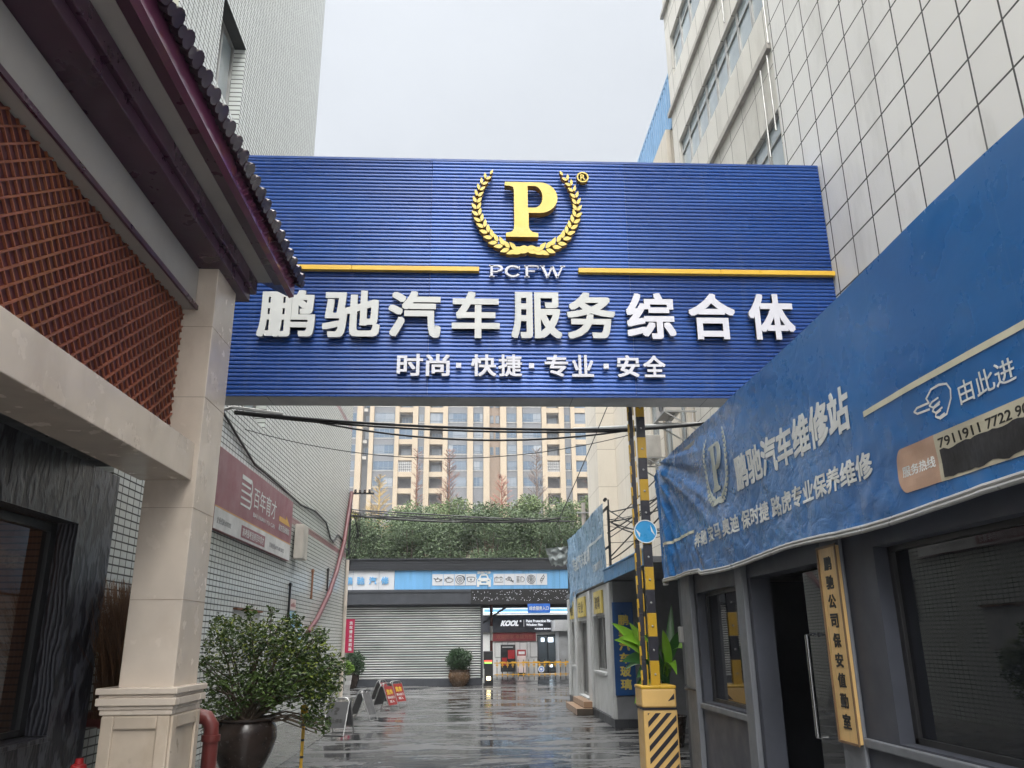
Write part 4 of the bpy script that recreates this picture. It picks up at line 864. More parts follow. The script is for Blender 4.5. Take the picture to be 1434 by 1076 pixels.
for i, (y, z, w, h, c, lb) in enumerate(((18.25, 2.28, .55, .22, (.62, .5, .48), 'small pink lettered notice pasted above the blue one'), (18.2, 1.88, .62, .36, (.20, .42, .62), 'pale blue notice with a building picture on tiles'), (19.2, 1.66, .38, .34, (.24, .46, .68), 'narrow blue notice near the foot of the maroon pipe'))):
    b = MB(); b.box(LX+.001, LX+.006, y, y+w, z, z+h); o = b.build('wall_notice', flat('notice_paper_%d' % i, c)); tag(o, lb, 'notice', 'paper notices on the tiled wall', 'thing')
    b = MB()
    for k in range(4): b.box(LX+.0062, LX+.008, y+.06+k*w*.22, y+.06+k*w*.22+w*.13, z+h*.25, z+h*(.5+.1*(k % 3)))
    b.build('print', flat('notice_print_%d' % i, (.35, .10, .10) if i == 0 else (.06, .16, .28)), o)
# wavy cable along the wall
def cable(name, pts, r, lb, cat='cable', group=None, n=6, sag=None, m=M_cable, parent=None):
    if sag is not None:
        p, q = Vector(pts[0]), Vector(pts[1]); pts = [p+(q-p)*(i/24)+Vector((0, 0, -sag*4*(i/24)*(1-i/24))) for i in range(25)]
    b = MB(); b.tube(pts, r, n); o = b.build(name, m, parent, smooth=True, fixn=False)
    if lb: tag(o, lb, cat, group, 'thing')
    return o
cable('wall_cable', [(LX+.03, 12.3, 5.02), (LX+.03, 13.1, 4.86), (LX+.03, 14.4, 4.62), (LX+.03, 15.3, 4.62), (LX+.03, 16.6, 4.60), (LX+.03, 18.5, 4.56), (LX+.03, 20.2, 4.68), (LX+.03, 21.8, 4.62), (LX+.03, 22.6, 4.30), (LX+.03, 23.1, 4.25), (LX+.03, 23.8, 4.55), (LX+.03, 24.6, 4.5), (LX+.03, 25.4, 4.3), (LX+.03, 25.9, 4.35)], .022, 'black cable wandering along the tiled wall above the maroon board')
t = thing('cable_bracket', 'bent grey conduit bracket on the tiled wall carrying the thick cables', 'bracket', (LX, 12.4, 4.8))
for k in range(3):
    b = MB(); b.tube([(LX+.03, 11.95+k*.05, 4.45), (LX+.06, 12.0+k*.05, 4.95), (LX+.2, 12.2, 5.07-.012*k), (LX+.9, 12.5, 5.05-.012*k)], .014, 8); b.build('conduit', M_galv, t, smooth=True)
b = MB(); b.box(LX, LX+.05, 11.9, 12.15, 4.4, 4.48); b.box(LX, LX+.05, 11.9, 12.15, 4.95, 5.08); b.build('clamp', M_blackmetal, t)
# overhead cables
t = thing('cable_bundle', 'thick black cable bundle stretched across under the gate sign', 'cables', (0, 12.5, 4.8), 'overhead cables across the alley')
for k, (dz, sg, r) in enumerate(((0, .10, .022), (.02, .11, .016), (-.02, .125, .016), (.005, .14, .014))):
    cable('strand', [(-3.75, 12.5, 5.06+dz), (2.62, 12.4+k*.03, 4.78+dz*.6)], r, None, sag=sg, parent=t)
cable('strand', [(2.62, 12.4, 4.78), (5.2, 13.5, 5.35)], .026, None, sag=.04, parent=t)
for lb, p, q, sg, r in (('slack black cable looping below the thick bundle', (-2.6, 12.7, 4.98), (2.55, 12.7, 4.84), .24, .016), ('thin black wire sagging lowest under the gate sign', (-3.85, 13.5, 5.04), (2.7, 13.2, 4.9), .46, .007), ('thin wire rising steeply beside the cream building pier', (2.1, 20.3, 4.35), (3.75, 20.0, 8.0), .05, .012)):
    cable('overhead_wire', [p, q], r, lb, 'wire', 'overhead cables across the alley', sag=sg)
t = thing('wire_bundle', 'tangled bundle of black wires crossing in front of the trees', 'wires', (0, 27, 5.4), 'overhead cables across the alley')
for k in range(9):
    cable('strand', [(-3.95, 26.2+random.uniform(0, .4), 5.60+random.uniform(-.16, .1)), (3.0+random.uniform(-.3, .6), 27, 5.42+random.uniform(-.08, .08))], random.choice((.016, .022, .012)), None, sag=random.uniform(.0, .22), parent=t, n=5)
t = thing('wall_wires', 'loose fan of thin wires between the faded banner and the guard house', 'wires', (3.5, 18, 3.6))
for k in range(14):
    z = random.uniform(3.3, 4.3); cable('strand', [(2.9, 16.9+random.uniform(0, .6), z+random.uniform(-.2, .2)), (3.6+random.uniform(-.6, .6), 13.5+random.uniform(-1, 1), 3.75+random.uniform(-.45, .6))], random.choice((.007, .01, .014)), None, sag=random.uniform(0, .2), parent=t, n=5)
t = thing('wire_pole_arm', 'black insulator arm with hanging wires on the far corner of the tiled building', 'bracket', (LX, 26, 6))
b = MB(); b.box(LX, LX+.06, 26.0, 26.06, 4.2, 6.2); b.box(LX-.05, LX+.75, 26.0, 26.05, 6.1, 6.15); b.build('arm', M_blackmetal, t); b = MB()
for x in (.15, .3, .45, .6): b.lathe([(.0, .14), (.03, .13), (.05, .1), (.03, .08), (.05, .05), (.02, 0)], (LX+x, 26.02, 6.13), 10)
b.build('insulator', M_brown, t, smooth=True)
for k in range(6): 
    b = MB(); b.tube([(LX+.05+.06*k, 26.05, 5.6-.02*k), (LX+.2+.02*k, 26.1, 5.2-.1*k), (LX+.03, 26.05, 4.9-.25*k)], .012, 5); b.build('drop_wire', M_cable, t, smooth=True)

# ---------------------------------------------------------------- pipes, grass, bush, bollard on the left
M_redpipe = mat('fire_red', (.15, .03, .026), .4, var=.2, dirt_glint=.5, dcol=(.24, .12, .10))
t = thing('fire_pipe', 'thick red fire main bending down behind the marble pedestal', 'pipe', (-3, 9, 0))
b = MB(); b.tube([(-4.0, 8.95, .88), (-3.2, 8.97, .89), (-2.78, 9, .90), (-2.68, 9, .88), (-2.63, 9, .81), (-2.62, 9, .7), (-2.62, 9, 0)], .075, 16); b.build('main', M_redpipe, t, smooth=True)
b = MB()
for p, q in (((-3.72, 8.96, .885), (-3.64, 8.96, .885)), ((-2.86, 9, .895), (-2.79, 9, .90)), ((-2.62, 9, .72), (-2.62, 9, .66)), ((-2.62, 9, .35), (-2.62, 9, .41))): b.tube([p, q], .092, 16)
b.build('coupling', M_redpipe, t, smooth=True)
t = thing('fire_hydrant', 'top of a small red fire hydrant beside the stone shop front', 'hydrant', (-3.28, 7.6, 0))
b = MB(); b.lathe([(0, .69), (.03, .69), (.035, .65), (.06, .64), (.075, .58), (.095, .57), (.095, .53), (.075, .52), (.075, .08), (.12, .07), (.12, 0)], (-3.28, 7.6, 0), 20); b.build('barrel', mat('hydrant_red', (.55, .03, .035), .35), t, smooth=True)
b = MB(); b.tube([(-3.28, 7.6, .42), (-3.17, 7.52, .42)], .04, 12); b.build('outlet', mat('hydrant_red', ()), t, smooth=True)
t = thing('dried_grass_bundle', 'tall bundle of dry brown grass standing in a black vase', 'plant', (-3.55, 9.25, 0))
b = MB()
for k in range(2600):
    x, y = -3.55+random.gauss(0, .09), 8.98+random.gauss(0, .11); dx, dy = random.gauss(0, .10), random.gauss(0, .16); h = random.uniform(.7, 1.35); w = .005
    p = [Vector((x, y, .9)), Vector((x+dx*.5, y+dy*.5, .9+h*.55)), Vector((max(LX+.04, x+dx*1.5), y+dy*1.4, .9+h))]
    for i in (0, 1): b.add((p[i]+Vector((0, -w, 0)), p[i]+Vector((0, w, 0)), p[i+1]+Vector((0, w*.6, 0)), p[i+1]+Vector((0, -w*.6, 0))), ((0, 1, 2, 3),))
b.build('stalks', leaf_mat('dry_stalk', (.08, .035, .018), (.26, .14, .07), .7), t, fixn=False)
b = MB(); b.lathe([(0, 0), (.16, 0), (.21, .5), (.2, 1.15), (.16, 1.2), (.14, 1.15), (0, 1.1)], (-3.56, 9.38, 0)); b.build('vase', M_blackmetal, t, smooth=True)
t = thing('potted_bush', 'big leafy green bush in a dark glazed urn beside the pillar', 'bush', (-2.95, 11.6, 0))
b = MB(); b.lathe([(0, .05), (.26, .05), (.36, .25), (.41, .42), (.40, .55), (.36, .62), (.40, .645), (.40, .67), (.35, .67), (.33, .6), (0, .56)], (-2.95, 11.6, 0), 32); b.build('urn', M_brown, t, smooth=True)
blobs = [((-3.2, 11.6, 1.62), (.36, .5, .32)), ((-2.72, 11.6, 1.60), (.40, .5, .28)), ((-2.35, 11.7, 1.5), (.36, .5, .34)), ((-2.1, 11.8, 1.25), (.32, .5, .34)), ((-2.05, 11.8, .92), (.22, .4, .30)), ((-1.93, 11.9, 1.1), (.18, .3, .3)), ((-2.85, 11.5, 1.12), (.42, .45, .26)), ((-3.35, 11.5, 1.05), (.2, .4, .3)), ((-3.15, 11.4, .8), (.3, .35, .14)), ((-2.55, 11.5, 1.05), (.4, .45, .3)), ((-2.3, 11.6, 1.15), (.35, .45, .3)), ((-3.45, 11.7, 1.85), (.12, .2, .14)), ((-2.45, 11.7, 1.9), (.15, .2, .1)), ((-2.15, 11.7, .62), (.14, .25, .12)), ((-3.52, 11.5, 1.35), (.10, .2, .12)), ((-3.0, 11.5, 1.98), (.10, .16, .12)), ((-2.72, 11.6, 2.0), (.07, .12, .10)), ((-1.78, 11.8, 1.28), (.10, .2, .12)), ((-1.95, 11.7, .55), (.10, .2, .14)), ((-2.05, 11.7, 1.68), (.10, .2, .12)), ((-3.3, 11.3, .62), (.12, .2, .10))]
b = MB(); leaves(b, blob_points(blobs, 7600, .25), .066, 2.0, flatten=.15); b.build('crown', leaf_mat('bush_leaf', (.012, .034, .009), (.10, .155, .032), .35), t, fixn=False)
b = MB(); leaves(b, blob_points([(c, (r[0]*1.05, r[1]*1.05, r[2]*1.1)) for c, r in blobs[:5]], 1100, .8), .06, 2.0, flatten=.2); b.build('young_leaves', leaf_mat('young_leaf', (.12, .17, .02), (.23, .26, .05), .35), t, fixn=False)
b = MB()
for k in range(70):
    c, r = random.choice(blobs); p = [Vector((-2.95+random.uniform(-.1, .1), 11.6+random.uniform(-.1, .1), .6))]; q = Vector([c[i]+r[i]*random.uniform(-.8, .8) for i in range(3)])
    mid = (p[0]+q)/2+Vector((random.uniform(-.1, .1), random.uniform(-.1, .1), .12)); b.tube([p[0], mid, q], [.018, .012, .005], 5)
b.build('branches', mat('bark', (.09, .065, .045), .8, var=.3), t, smooth=True)
t = thing('lock_post', 'slim yellow parking post with black bands in front of the bush', 'post', (-2.27, 12, 0))
b = MB(); b.tube([(-2.275, 12, 0), (-2.27, 12, .72)], .022, 12); b.build('shaft', M_yellow, t, smooth=True)
b = MB(); b.box(-2.315, -2.225, 11.95, 12.03, .64, .79); b.build('lock_head', M_yellow, t, .015); b = MB()
for z in (.12, .33, .52): b.tube([(-2.274, 12, z), (-2.274, 12, z+.03)], .0235, 12)
b.tube([(-2.27, 12, .79), (-2.27, 12, .815)], .02, 10); b.build('band', M_bblack, t, smooth=True)
# folding A-frame signs
M_frame = mat('dull_steel', (.38, .38, .38), .35, metal=.8); M_aframe_red = mat('sign_red', (.30, .025, .028), .35, var=.08); M_aframe_dark = mat('sign_grey', (.12, .12, .125), .45, var=.15, dirt_glint=.3)
def a_frame(label, front, back, txt=None):
    t = thing('folding_sign', label, 'folding sign', (0, 0, 0), 'folding floor signs on the wet ground'); hw, h, sp = .2, .62, .25
    for sgn, pm in ((-1, front), (1, back)):
        P = lambda u, v: Vector((u, sgn*(sp*(1-v/h)+.02), v))
        loop = [P(-hw, 0), P(-hw, .5*h), P(-hw, h-.06), P(-hw+.05, h-.01), P(-hw+.1, h), P(hw-.1, h), P(hw-.05, h-.01), P(hw, h-.06), P(hw, .5*h), P(hw, 0), P(hw-.03, .012), P(-hw+.03, .012), P(-hw, 0)]
        b = MB(); b.tube(loop, .0135, 8, cap=False); fr = b.build('frame', M_frame, t, smooth=True)
        b = MB(); a, c, d, e_ = P(-hw+.012, .13), P(hw-.012, .13), P(hw-.012, h-.07), P(-hw+.012, h-.07); nn = Vector((0, sgn, .35)).normalized()*.006
        k = [x-nn for x in (a, c, d, e_)]+[x+nn for x in (a, c, d, e_)]; b.add(k, ((0, 1, 2, 3), (7, 6, 5, 4), (0, 4, 5, 1), (1, 5, 6, 2), (2, 6, 7, 3), (3, 7, 4, 0)))
        pn = b.build('panel', pm, fr)
        if txt and sgn < 0 or (txt and pm is M_aframe_red):
            ux = Vector((1, 0, 0))*(-sgn); uz = (d-c).normalized(); n_ = ux.cross(uz)
            for s_, z, hh, ww, mm in txt:
                b = MB(); o_ = P(sgn*ww/2, 0)*0+(P(0, z)-ux*ww/2)+n_*.008; letters(b, s_, o_, ux, uz, ww, hh, .002, .03); b.build('lettering', mm, pn, fixn=False)
    return t
wash = [('洗车', .36, .13, .27, flat('sign_gold', (.70, .50, .06))), ('请从后门', .27, .06, .30, M_printwhite), ('进入', .18, .06, .2, M_printwhite)]
park = [('?', .34, .13, .09, flat('pale_grey_ink', (.06, .06, .06))), ('禁止停车', .2, .08, .28, flat('pale_grey_ink', ()))]
for lb, fr_, bk, tx, loc, rz in (
    ('grey folding floor sign with a question mark, half behind the bush', M_aframe_dark, M_aframe_dark, park, (-2.42, 16.1, 0), -12),
    ('bare grey folding floor sign seen edge on, standing alone', M_aframe_dark, M_aframe_dark, None, (-2.31, 18.7, 0), 74),
    ('red folding floor sign with gold lettering, nearest of the cluster', M_aframe_red, M_aframe_dark, wash, (-2.10, 21.4, 0), 62),
    ('red folding floor sign tucked behind the nearest red one', M_aframe_red, M_aframe_dark, wash, (-1.98, 22.6, 0), 58),
    ('grey backed folding floor sign at the rear left of the cluster', M_aframe_red, M_aframe_dark, None, (-2.42, 23.3, 0), 72)):
    a = a_frame(lb, fr_, bk, tx); a.location = loc; a.rotation_euler.z = math.radians(rz)

# ---------------------------------------------------------------- the garage at the end of the alley
GYf = 32.6
t = thing('garage', 'dark sheet metal garage with pale blue icon sign and grey rolling shutter', 'garage', (-1, GYf, 0))
b = MB(); b.box(-9, 8, GYf-.30, GYf+.2, 4.22, 4.62); b.box(-9, 8, GYf-.36, GYf+.25, 4.62, 4.67)
for z in (4.30, 4.40, 4.50): b.box(-9, 8, GYf-.318, GYf-.301, z, z+.035)
b.build('parapet', M_charcoal, t)
M_skyband = mat('sign_sky_blue', (.16, .40, .70), .4, var=.10, scale=1.5, stretch=(3, 1, .3), dirt_glint=.6, dcol=(.08, .22, .40), dscale=2.2, dstretch=(2.5, 1, .15))
b = MB(); b.box(-3.0, 6, GYf-.22, GYf-.02, 3.50, 4.218); b.build('sign_band', M_skyband, t)
b = MB(); b.box(-6.5, -3.01, GYf-.225, GYf-.02, 3.50, 4.218); sg = b.build('sign_end', mat('sign_pale', (.60, .62, .66), .45, var=.05, dirt_glint=.2), t)
b = MB()
for i, c in enumerate('鹏驰汽修'): letters(b, c, (-4.90+i*.462, GYf-.226, 3.70), X1, Z1, .29, .29, .03, .02)
b.build('lettering', flat('letter_blue', (.15, .42, .75)), sg, fixn=False)
b = MB()
for x in (-1.6, .6, 2.2, 3.4): b.box(x, x+.012, GYf-.2215, GYf-.2201, 3.5, 4.218)
for x in (-4.6, -3.6): b.box(x, x+.008, GYf-.2265, GYf-.2251, 3.5, 4.218)
b.build('panel_joint', flat('joint_blue', (.05, .14, .25)), t)
M_icon = flat('icon_ink', (.05, .055, .07))
def icon(k, cx, cz):
    b = MB(); b.box(cx-.205, cx+.205, GYf-.232, GYf-.221, cz-.215, cz+.215); p = b.build('icon_tile', mat('icon_white', (.62, .64, .68), .45, var=.05), t)
    b = MB(); y = GYf-.236
    def L(pts, close=False, r=.011): b.tube([(cx+a*.2, y, cz+c*.2) for a, c in (pts+pts[:1] if close else pts)], r, 5)
    def C(r_, cx_=0, cz_=0, a0=0, a1=2*PI, n=24): L([(cx_+r_*math.cos(a0+(a1-a0)*i/n), cz_+r_*math.sin(a0+(a1-a0)*i/n)) for i in range(n+1)])
    if k == 0: L([(-.8, .3), (-.45, .05), (-.3, -.35), (.35, -.35), (.75, .1), (.4, .12), (.1, .2), (-.2, .1), (-.45, .2)], True); L([(-.1, .2), (-.1, .38), (.12, .38)]); L([(.4, -.2), (.8, -.2), (.8, .2)])
    if k == 1: L([(-.5, .25), (.45, .25), (.6, .1), (.8, .15), (.8, -.35), (.6, -.3), (.45, -.45), (-.35, -.45), (-.5, -.25)], True); L([(-.75, .3), (-.75, -.35)]); L([(-.75, 0), (-.5, 0)]); L([(0, .25), (0, .5)]); L([(-.3, .5), (.3, .5)])
    if k == 2: C(.8); C(.45); C(.18); L([(.5, .75), (.9, .4), (.9, -.1)], r=.016)
    if k == 3: L([(-.8, .35), (-.4, .48), (0, .5), (.4, .48), (.8, .35), (.55, -.35), (.3, -.3), (0, -.5), (-.3, -.3), (-.55, -.35)], True); C(.12)
    if k == 4: L([(-.8, .3), (.8, .3), (.8, -.5), (-.8, -.5)], True); L([(-.55, .3), (-.55, .5), (-.3, .5), (-.3, .3)]); L([(.55, .3), (.55, .5), (.3, .5), (.3, .3)]); L([(-.5, -.1), (-.25, -.1)]); L([(.3, -.1), (.55, -.1)]); L([(.42, .02), (.42, -.22)])
    if k == 5: L([(-.8, .1), (-.5, .15), (-.2, .5), (.15, .4), (.4, .05), (.1, -.2), (-.4, -.15)], True); L([(.3, -.1), (.75, -.55)], r=.02); C(.16, -.1, .15); L([(.1, -.3), (.55, -.35), (.8, -.2)])
    if k == 6: L([(.1, .5), (.1, -.5), (.5, -.45), (.75, -.2), (.75, .2), (.5, .45)], True); [L([(-.75, z), (-.15, z)]) for z in (.5, .25, 0, -.25, -.5)]
    if k == 7: C(.8); C(.55); C(.3); C(.1)
    if k == 8: L([(.3, .75), (.5, .5), (.35, .1), (.1, -.2), (-.15, -.75), (-.35, -.3), (-.2, .1), (.05, .4)], True); L([(-.2, .1), (.3, .1)]); L([(-.3, -.25), (.1, -.2)]); L([(.3, .75), (.4, .9)])
    b.build('pictogram', M_icon, p)
for i, k in enumerate((-1.34, -.91, -.48, -.05)): icon(i, k, 3.86)
for i, k in enumerate((1.03, 1.45, 1.87, 2.29, 2.71)): icon(i+4, k, 3.86)
b = MB(); y = GYf-.232; cxx = .45
car = [(-.27, -.12), (-.27, .06), (-.2, .12), (-.14, .24), (-.1, .27), (.1, .27), (.14, .24), (.2, .12), (.27, .06), (.27, -.12), (.27, -.2), (.18, -.2), (.18, -.13), (-.18, -.13), (-.18, -.2), (-.27, -.2)]
win_ = [(-.13, .13), (-.1, .22), (.1, .22), (.13, .13)]; l1 = [(-.22, 0), (-.22, .06), (-.12, .02)]; l2 = [(.22, 0), (.12, .02), (.22, .06)]; gr = [(-.1, -.06), (-.1, .0), (.1, .0), (.1, -.06)]
b.prism([[(cxx+a, 3.79+c) for a, c in Lp] for Lp in (car, win_, l1, l2, gr)], (0, y, 0), X1, Z1, .01)
b.box(cxx-.3, cxx-.26, y-.01, y, 3.90, 3.93); b.box(cxx+.26, cxx+.3, y-.01, y, 3.90, 3.93); b.build('car_emblem', M_printwhite, t)
b = MB(); letters(b, '鹏驰汽修', (.20, GYf-.228, 4.07), X1, Z1, .52, .115, .01, .02); b.build('lettering', M_printwhite, t, fixn=False)
b = MB(); b.box(-9, 8, GYf-.26, GYf+.2, 2.95, 3.498); b.box(-9, 8, GYf-.29, GYf-.261, 3.40, 3.498); b.build('lintel_beam', mat('lintel_slate', (.055, .06, .072), .45, dirt_glint=.2), t)
b = MB(); b.box(-.05, 6, GYf-.33, GYf-.265, 2.93, 3.49)
for z in np.arange(2.97, 3.47, .055): b.box(-.05, 6, GYf-.334, GYf-.331, z, z+.012)
led = b.build('dot_display', M_blackmetal, t)
b = MB()            # dot characters left on the display, given a faint glow
for row, zz in ((0, 3.28), (1, 3.05)):
    for x in np.arange(0.02, 4.3, .032):
        for j in range(5):
            if random.random() < .22*(mnoise.noise(Vector((x*3.1, row*5, 1)))+.55): b.box(x, x+.018, GYf-.337, GYf-.3345, zz+j*.032, zz+j*.032+.016)
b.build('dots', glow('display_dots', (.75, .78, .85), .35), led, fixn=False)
# shutter
b = MB(); z = .26; pr_ = []
while z < 2.93: pr_ += [(z, 0), (z+.012, .022), (z+.03, .026), (z+.055, .020), (z+.068, -.004)]; z += .0875
b.add([(x, GYf+.06-d, zz) for x in (-8.5, .33) for zz, d in pr_], [(i, i+len(pr_), i+1+len(pr_), i+1) for i in range(len(pr_)-1)])
def shutter_mat():
    m, t_, s_ = _nodes('shutter_slats'); g = t_.nodes.new('ShaderNodeSeparateXYZ'); t_.links.new(mapped(t_), g.inputs[0])
    n = noise(t_, mapped(t_, (.5, 1, 1.4)), 1.0, 5); c = mixc(t_, rng_(t_, n, .35, .65), (.42, .44, .43), (.70, .70, .69))
    f = math_(t_, 'FRACT', math_(t_, 'DIVIDE', math_(t_, 'SUBTRACT', g.outputs['Z'], .26), .0875)); gap = math_(t_, 'GREATER_THAN', f, .60)
    c = mixc(t_, gap, c, (.02, .02, .02)); t_.links.new(c, s_.inputs['Base Color']); s_.inputs['Metallic'].default_value = .35; s_.inputs['Roughness'].default_value = .38; return m
b.build('shutter', shutter_mat(), t, fixn=False)
b = MB(); b.box(-9, .40, GYf-.06, GYf+.1, 0, .25); b.box(.335, .42, GYf-.08, GYf+.15, .25, 2.945); b.box(-9, .335, GYf-.03, GYf+.05, 2.88, 2.948); b.build('shutter_frame', mat('lintel_slate', ()), t)
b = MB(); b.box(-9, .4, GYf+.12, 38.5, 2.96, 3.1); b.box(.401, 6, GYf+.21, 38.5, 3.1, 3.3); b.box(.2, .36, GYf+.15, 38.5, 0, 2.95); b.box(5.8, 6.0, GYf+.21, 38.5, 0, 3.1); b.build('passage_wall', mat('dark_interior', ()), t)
for y in (34, 35.8, 37.6):
    b = MB(); b.bar((.45, y, 2.3), (1.6, y, 3.05), .05, .05, (0, 1, 0)); b.box(.43, 5.8, y-.04, y+.04, 2.98, 3.08); b.build('roof_truss', M_charcoal, t)
b = MB(); b.box(3.95, 4.4, GYf-.05, GYf+.15, 0, 2.94); b.build('jamb', mat('lintel_slate', ()), t)
t = thing('entrance_sign', 'small bright blue sign with white characters hanging over the passage', 'sign', (2.56, 32.2, 2.6))
b = MB(); b.box(2.13, 2.99, 32.18, 32.22, 2.60, 2.93); p = b.build('board', mat('bright_blue', (.03, .14, .55), .35), t, .006)
b = MB(); b.box(2.3, 2.33, 32.19, 32.21, 2.93, 3.0); b.box(2.8, 2.83, 32.19, 32.21, 2.93, 3.0); b.build('hanger', M_blackmetal, t)
b = MB(); letters(b, '综合服务入口', (2.19, 32.178, 2.69), X1, Z1, .74, .15, .004, .02); b.build('lettering', M_printwhite, p, fixn=False)
t = thing('ticket_kiosk', 'slim black gate kiosk with a lit lamp and red green display', 'kiosk', (.6, 32.1, 0))
b = MB(); b.box(.43, .79, 31.95, 32.3, 0, 1.22); kb = b.build('body', M_blackmetal, t, .02)
b = MB(); b.box(.47, .75, 31.944, 31.951, .84, .90); b.build('display_red', glow('display_red', (.8, .06, .05), 1.2), kb)
b = MB(); b.box(.47, .75, 31.944, 31.951, .78, .838); b.build('display_green', glow('display_green', (.25, .6, .1), 1.0), kb)
b = MB(); b.box(.55, .70, 31.935, 31.951, .20, .33); b.build('lamp', glow('kiosk_lamp', (1, .80, .42), 3.2), kb, .01)
b = MB(); b.box(.44, .462, 31.945, 31.951, .1, .6); b.build('light_strip', M_printwhite, kb)
t = thing('retractable_gate', 'low yellow and black folding barrier across the passage', 'gate', (2.3, 32.4, 0))
M_gy = mat('gate_amber', (.62, .34, .03), .4)
proto = None
for i in range(21):
    x = .95+i*.2
    b = MB(); b.box(x-.014, x+.014, 32.385, 32.41, .30, .42); b.box(x-.014, x+.014, 32.385, 32.41, .62, .84); b.box(x-.05, x+.05, 32.38, 32.40, .69, .73); b.box(x-.05, x+.05, 32.38, 32.40, .355, .385)
    p = b.build('picket', M_gy, t); b = MB(); b.box(x-.012, x+.012, 32.386, 32.409, .42, .62); b.box(x-.012, x+.012, 32.386, 32.409, .18, .30); b.box(x-.012, x+.012, 32.386, 32.409, .84, .90); b.build('sleeve', M_bblack, p)
b = MB(); b.box(.85, 5.2, 32.415, 32.435, .765, .80); b.box(.85, 5.2, 32.415, 32.435, .36, .38); b.build('rail', M_gy, t)
b = MB()
for i in range(10): b.box(1.05+i*.42, 1.27+i*.42, 32.36, 32.378, .775, .83)
b.build('top_reflector', M_gy, t)
b = MB(); b.prism([[(2.62+.12*math.cos(2*PI*i/24), .55+.12*math.sin(2*PI*i/24)) for i in range(24)]], (0, 32.38, 0), X1, Z1, .012); e_ = b.build('emblem', M_printwhite, t)
b = MB(); b.prism([[(2.62+.085*math.cos(2*PI*i/24), .55+.085*math.sin(2*PI*i/24)) for i in range(24)], [(2.62+.05*math.cos(2*PI*i/24), .55+.05*math.sin(2*PI*i/24)) for i in range(24)][::-1]], (0, 32.367, 0), X1, Z1, .003); b.build('emblem_ring', mat('bright_blue', ()), e_)
t = thing('striped_pole', 'red and white striped pole just inside the passage', 'pole', (.75, 34.2, 0))
for i, (z0, z1, m_) in enumerate(((0, 1.6, M_redpipe), (1.6, 2.15, M_white), (2.15, 2.95, M_redpipe))):
    b = MB(); b.tube([(.78, 34.2, z0), (.78, 34.2, z1)], .06, 12); b.build('segment', m_, t, smooth=True)
# shop beyond the passage
SY = 42.0
t = thing('film_shop', 'white walled film shop with dark fascia and glass door beyond the passage', 'shop', (3, SY, 0))
b = MB(); wall(b, lambda u, v, d: (u, SY+d, v), -3, 12, 0, 3.2, [(3.22, 4.32, .05, 1.86)], .2); b.box(-3, 12, 44, 44.2, 0, 3.2); b.box(-3, 12, SY+.21, 44, 3.0, 3.2); b.build('wall', M_white, t, fixn=False)
b = MB(); b.box(-3, 4.75, SY-.14, SY-.002, 1.98, 2.80); fa = b.build('fascia', mat('fascia_slate', (.06, .062, .075), .4), t)
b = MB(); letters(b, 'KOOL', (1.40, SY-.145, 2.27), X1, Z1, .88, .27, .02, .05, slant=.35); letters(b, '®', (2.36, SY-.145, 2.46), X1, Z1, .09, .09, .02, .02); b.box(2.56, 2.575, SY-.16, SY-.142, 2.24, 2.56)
letters(b, 'Paint Protection Film', (2.68, SY-.145, 2.44), X1, Z1, 1.28, .13, .02, .03); letters(b, 'Window Film', (2.68, SY-.145, 2.27), X1, Z1, .82, .115, .02, .03); letters(b, '汽车贴膜 隐形车衣', (3.1, SY-.145, 2.09), X1, Z1, .86, .075, .02, .02); b.build('lettering', glow('glow_letters', (.85, .87, .9), .45), fa, fixn=False)  # letters given an added glow to read bright in the dim passage
b = MB(); b.box(.6, 7, SY-1.1, SY-.15, 2.86, 2.90); b.box(.6, 7, SY-1.12, SY-1.09, 2.86, 3.04); b.build('canopy', mat('canopy_blue', (.20, .48, .80), .35, var=.15, stretch=(4, 1, 1)), t)
b = MB(); b.box(.6, 7, SY-1.13, SY-1.121, 2.87, 2.905); b.build('canopy_glow_strip', glow('canopy_sky_glow', (.8, .9, 1), 2.2), t)  # added glowing strip stands in for sky light on the canopy edge
b = MB(); b.box(1.02, 3.16, SY-.06, SY-.004, 1.56, 1.97); bn = b.build('banner', mat('dull_red_cloth', (.25, .045, .05), .7), t)
b = MB(); letters(b, '欢迎回家 幸福为您', (1.2, SY-.062, 1.66), X1, Z1, 1.8, .2, .004, .01); b.build('lettering', mat('tarnished_gold', (.35, .12, .08), .5), bn, fixn=False)
b = MB()
for x in (3.22, 3.72, 4.27): b.box(x, x+.05, SY+.05, SY+.1, .05, 1.86)
b.box(3.22, 4.32, SY+.05, SY+.1, 1.80, 1.86); b.box(3.22, 4.32, SY+.05, SY+.1, .05, .12); d_ = b.build('door', M_blackmetal, t)
b = MB(); b.quad((3.22, SY+.075, .05), (4.32, SY+.075, .05), (4.32, SY+.075, 1.86), (3.22, SY+.075, 1.86)); b.build('pane', MATS['shop_glass'], d_)
b = MB(); b.box(3.5, 3.66, SY+1.0, SY+1.04, 1.52, 1.7); b.box(3.85, 4.1, SY+.9, SY+.94, 1.50, 1.72); b.box(3.9, 4.05, SY+1, SY+1.1, .3, .42); b.build('ceiling_light', glow('shop_light', (.75, .88, 1), 5), t)
for x in (1.12, 1.75, 2.35, 2.86, 4.42): b = MB(); frame_of(b, lambda u, v, d: (u, SY-.003-d, v), x, x+.38, .8, 1.53, .025, .02); b.build('picture_frame', M_galv, t)
b = MB(); b.box(3.9, 5.6, SY-2.2, SY-.2, 2.0, 2.5); b.box(4.1, 5.6, SY-2.0, SY-.2, 0, 1.998); b.build('side_cabin', mat('pale_cladding', (.45, .46, .47), .5, dirt_glint=.2), t)
t = thing('poster_stand', 'dark poster stand with red figures in front of the shop wall', 'stand', (1.75, SY-.4, 0))
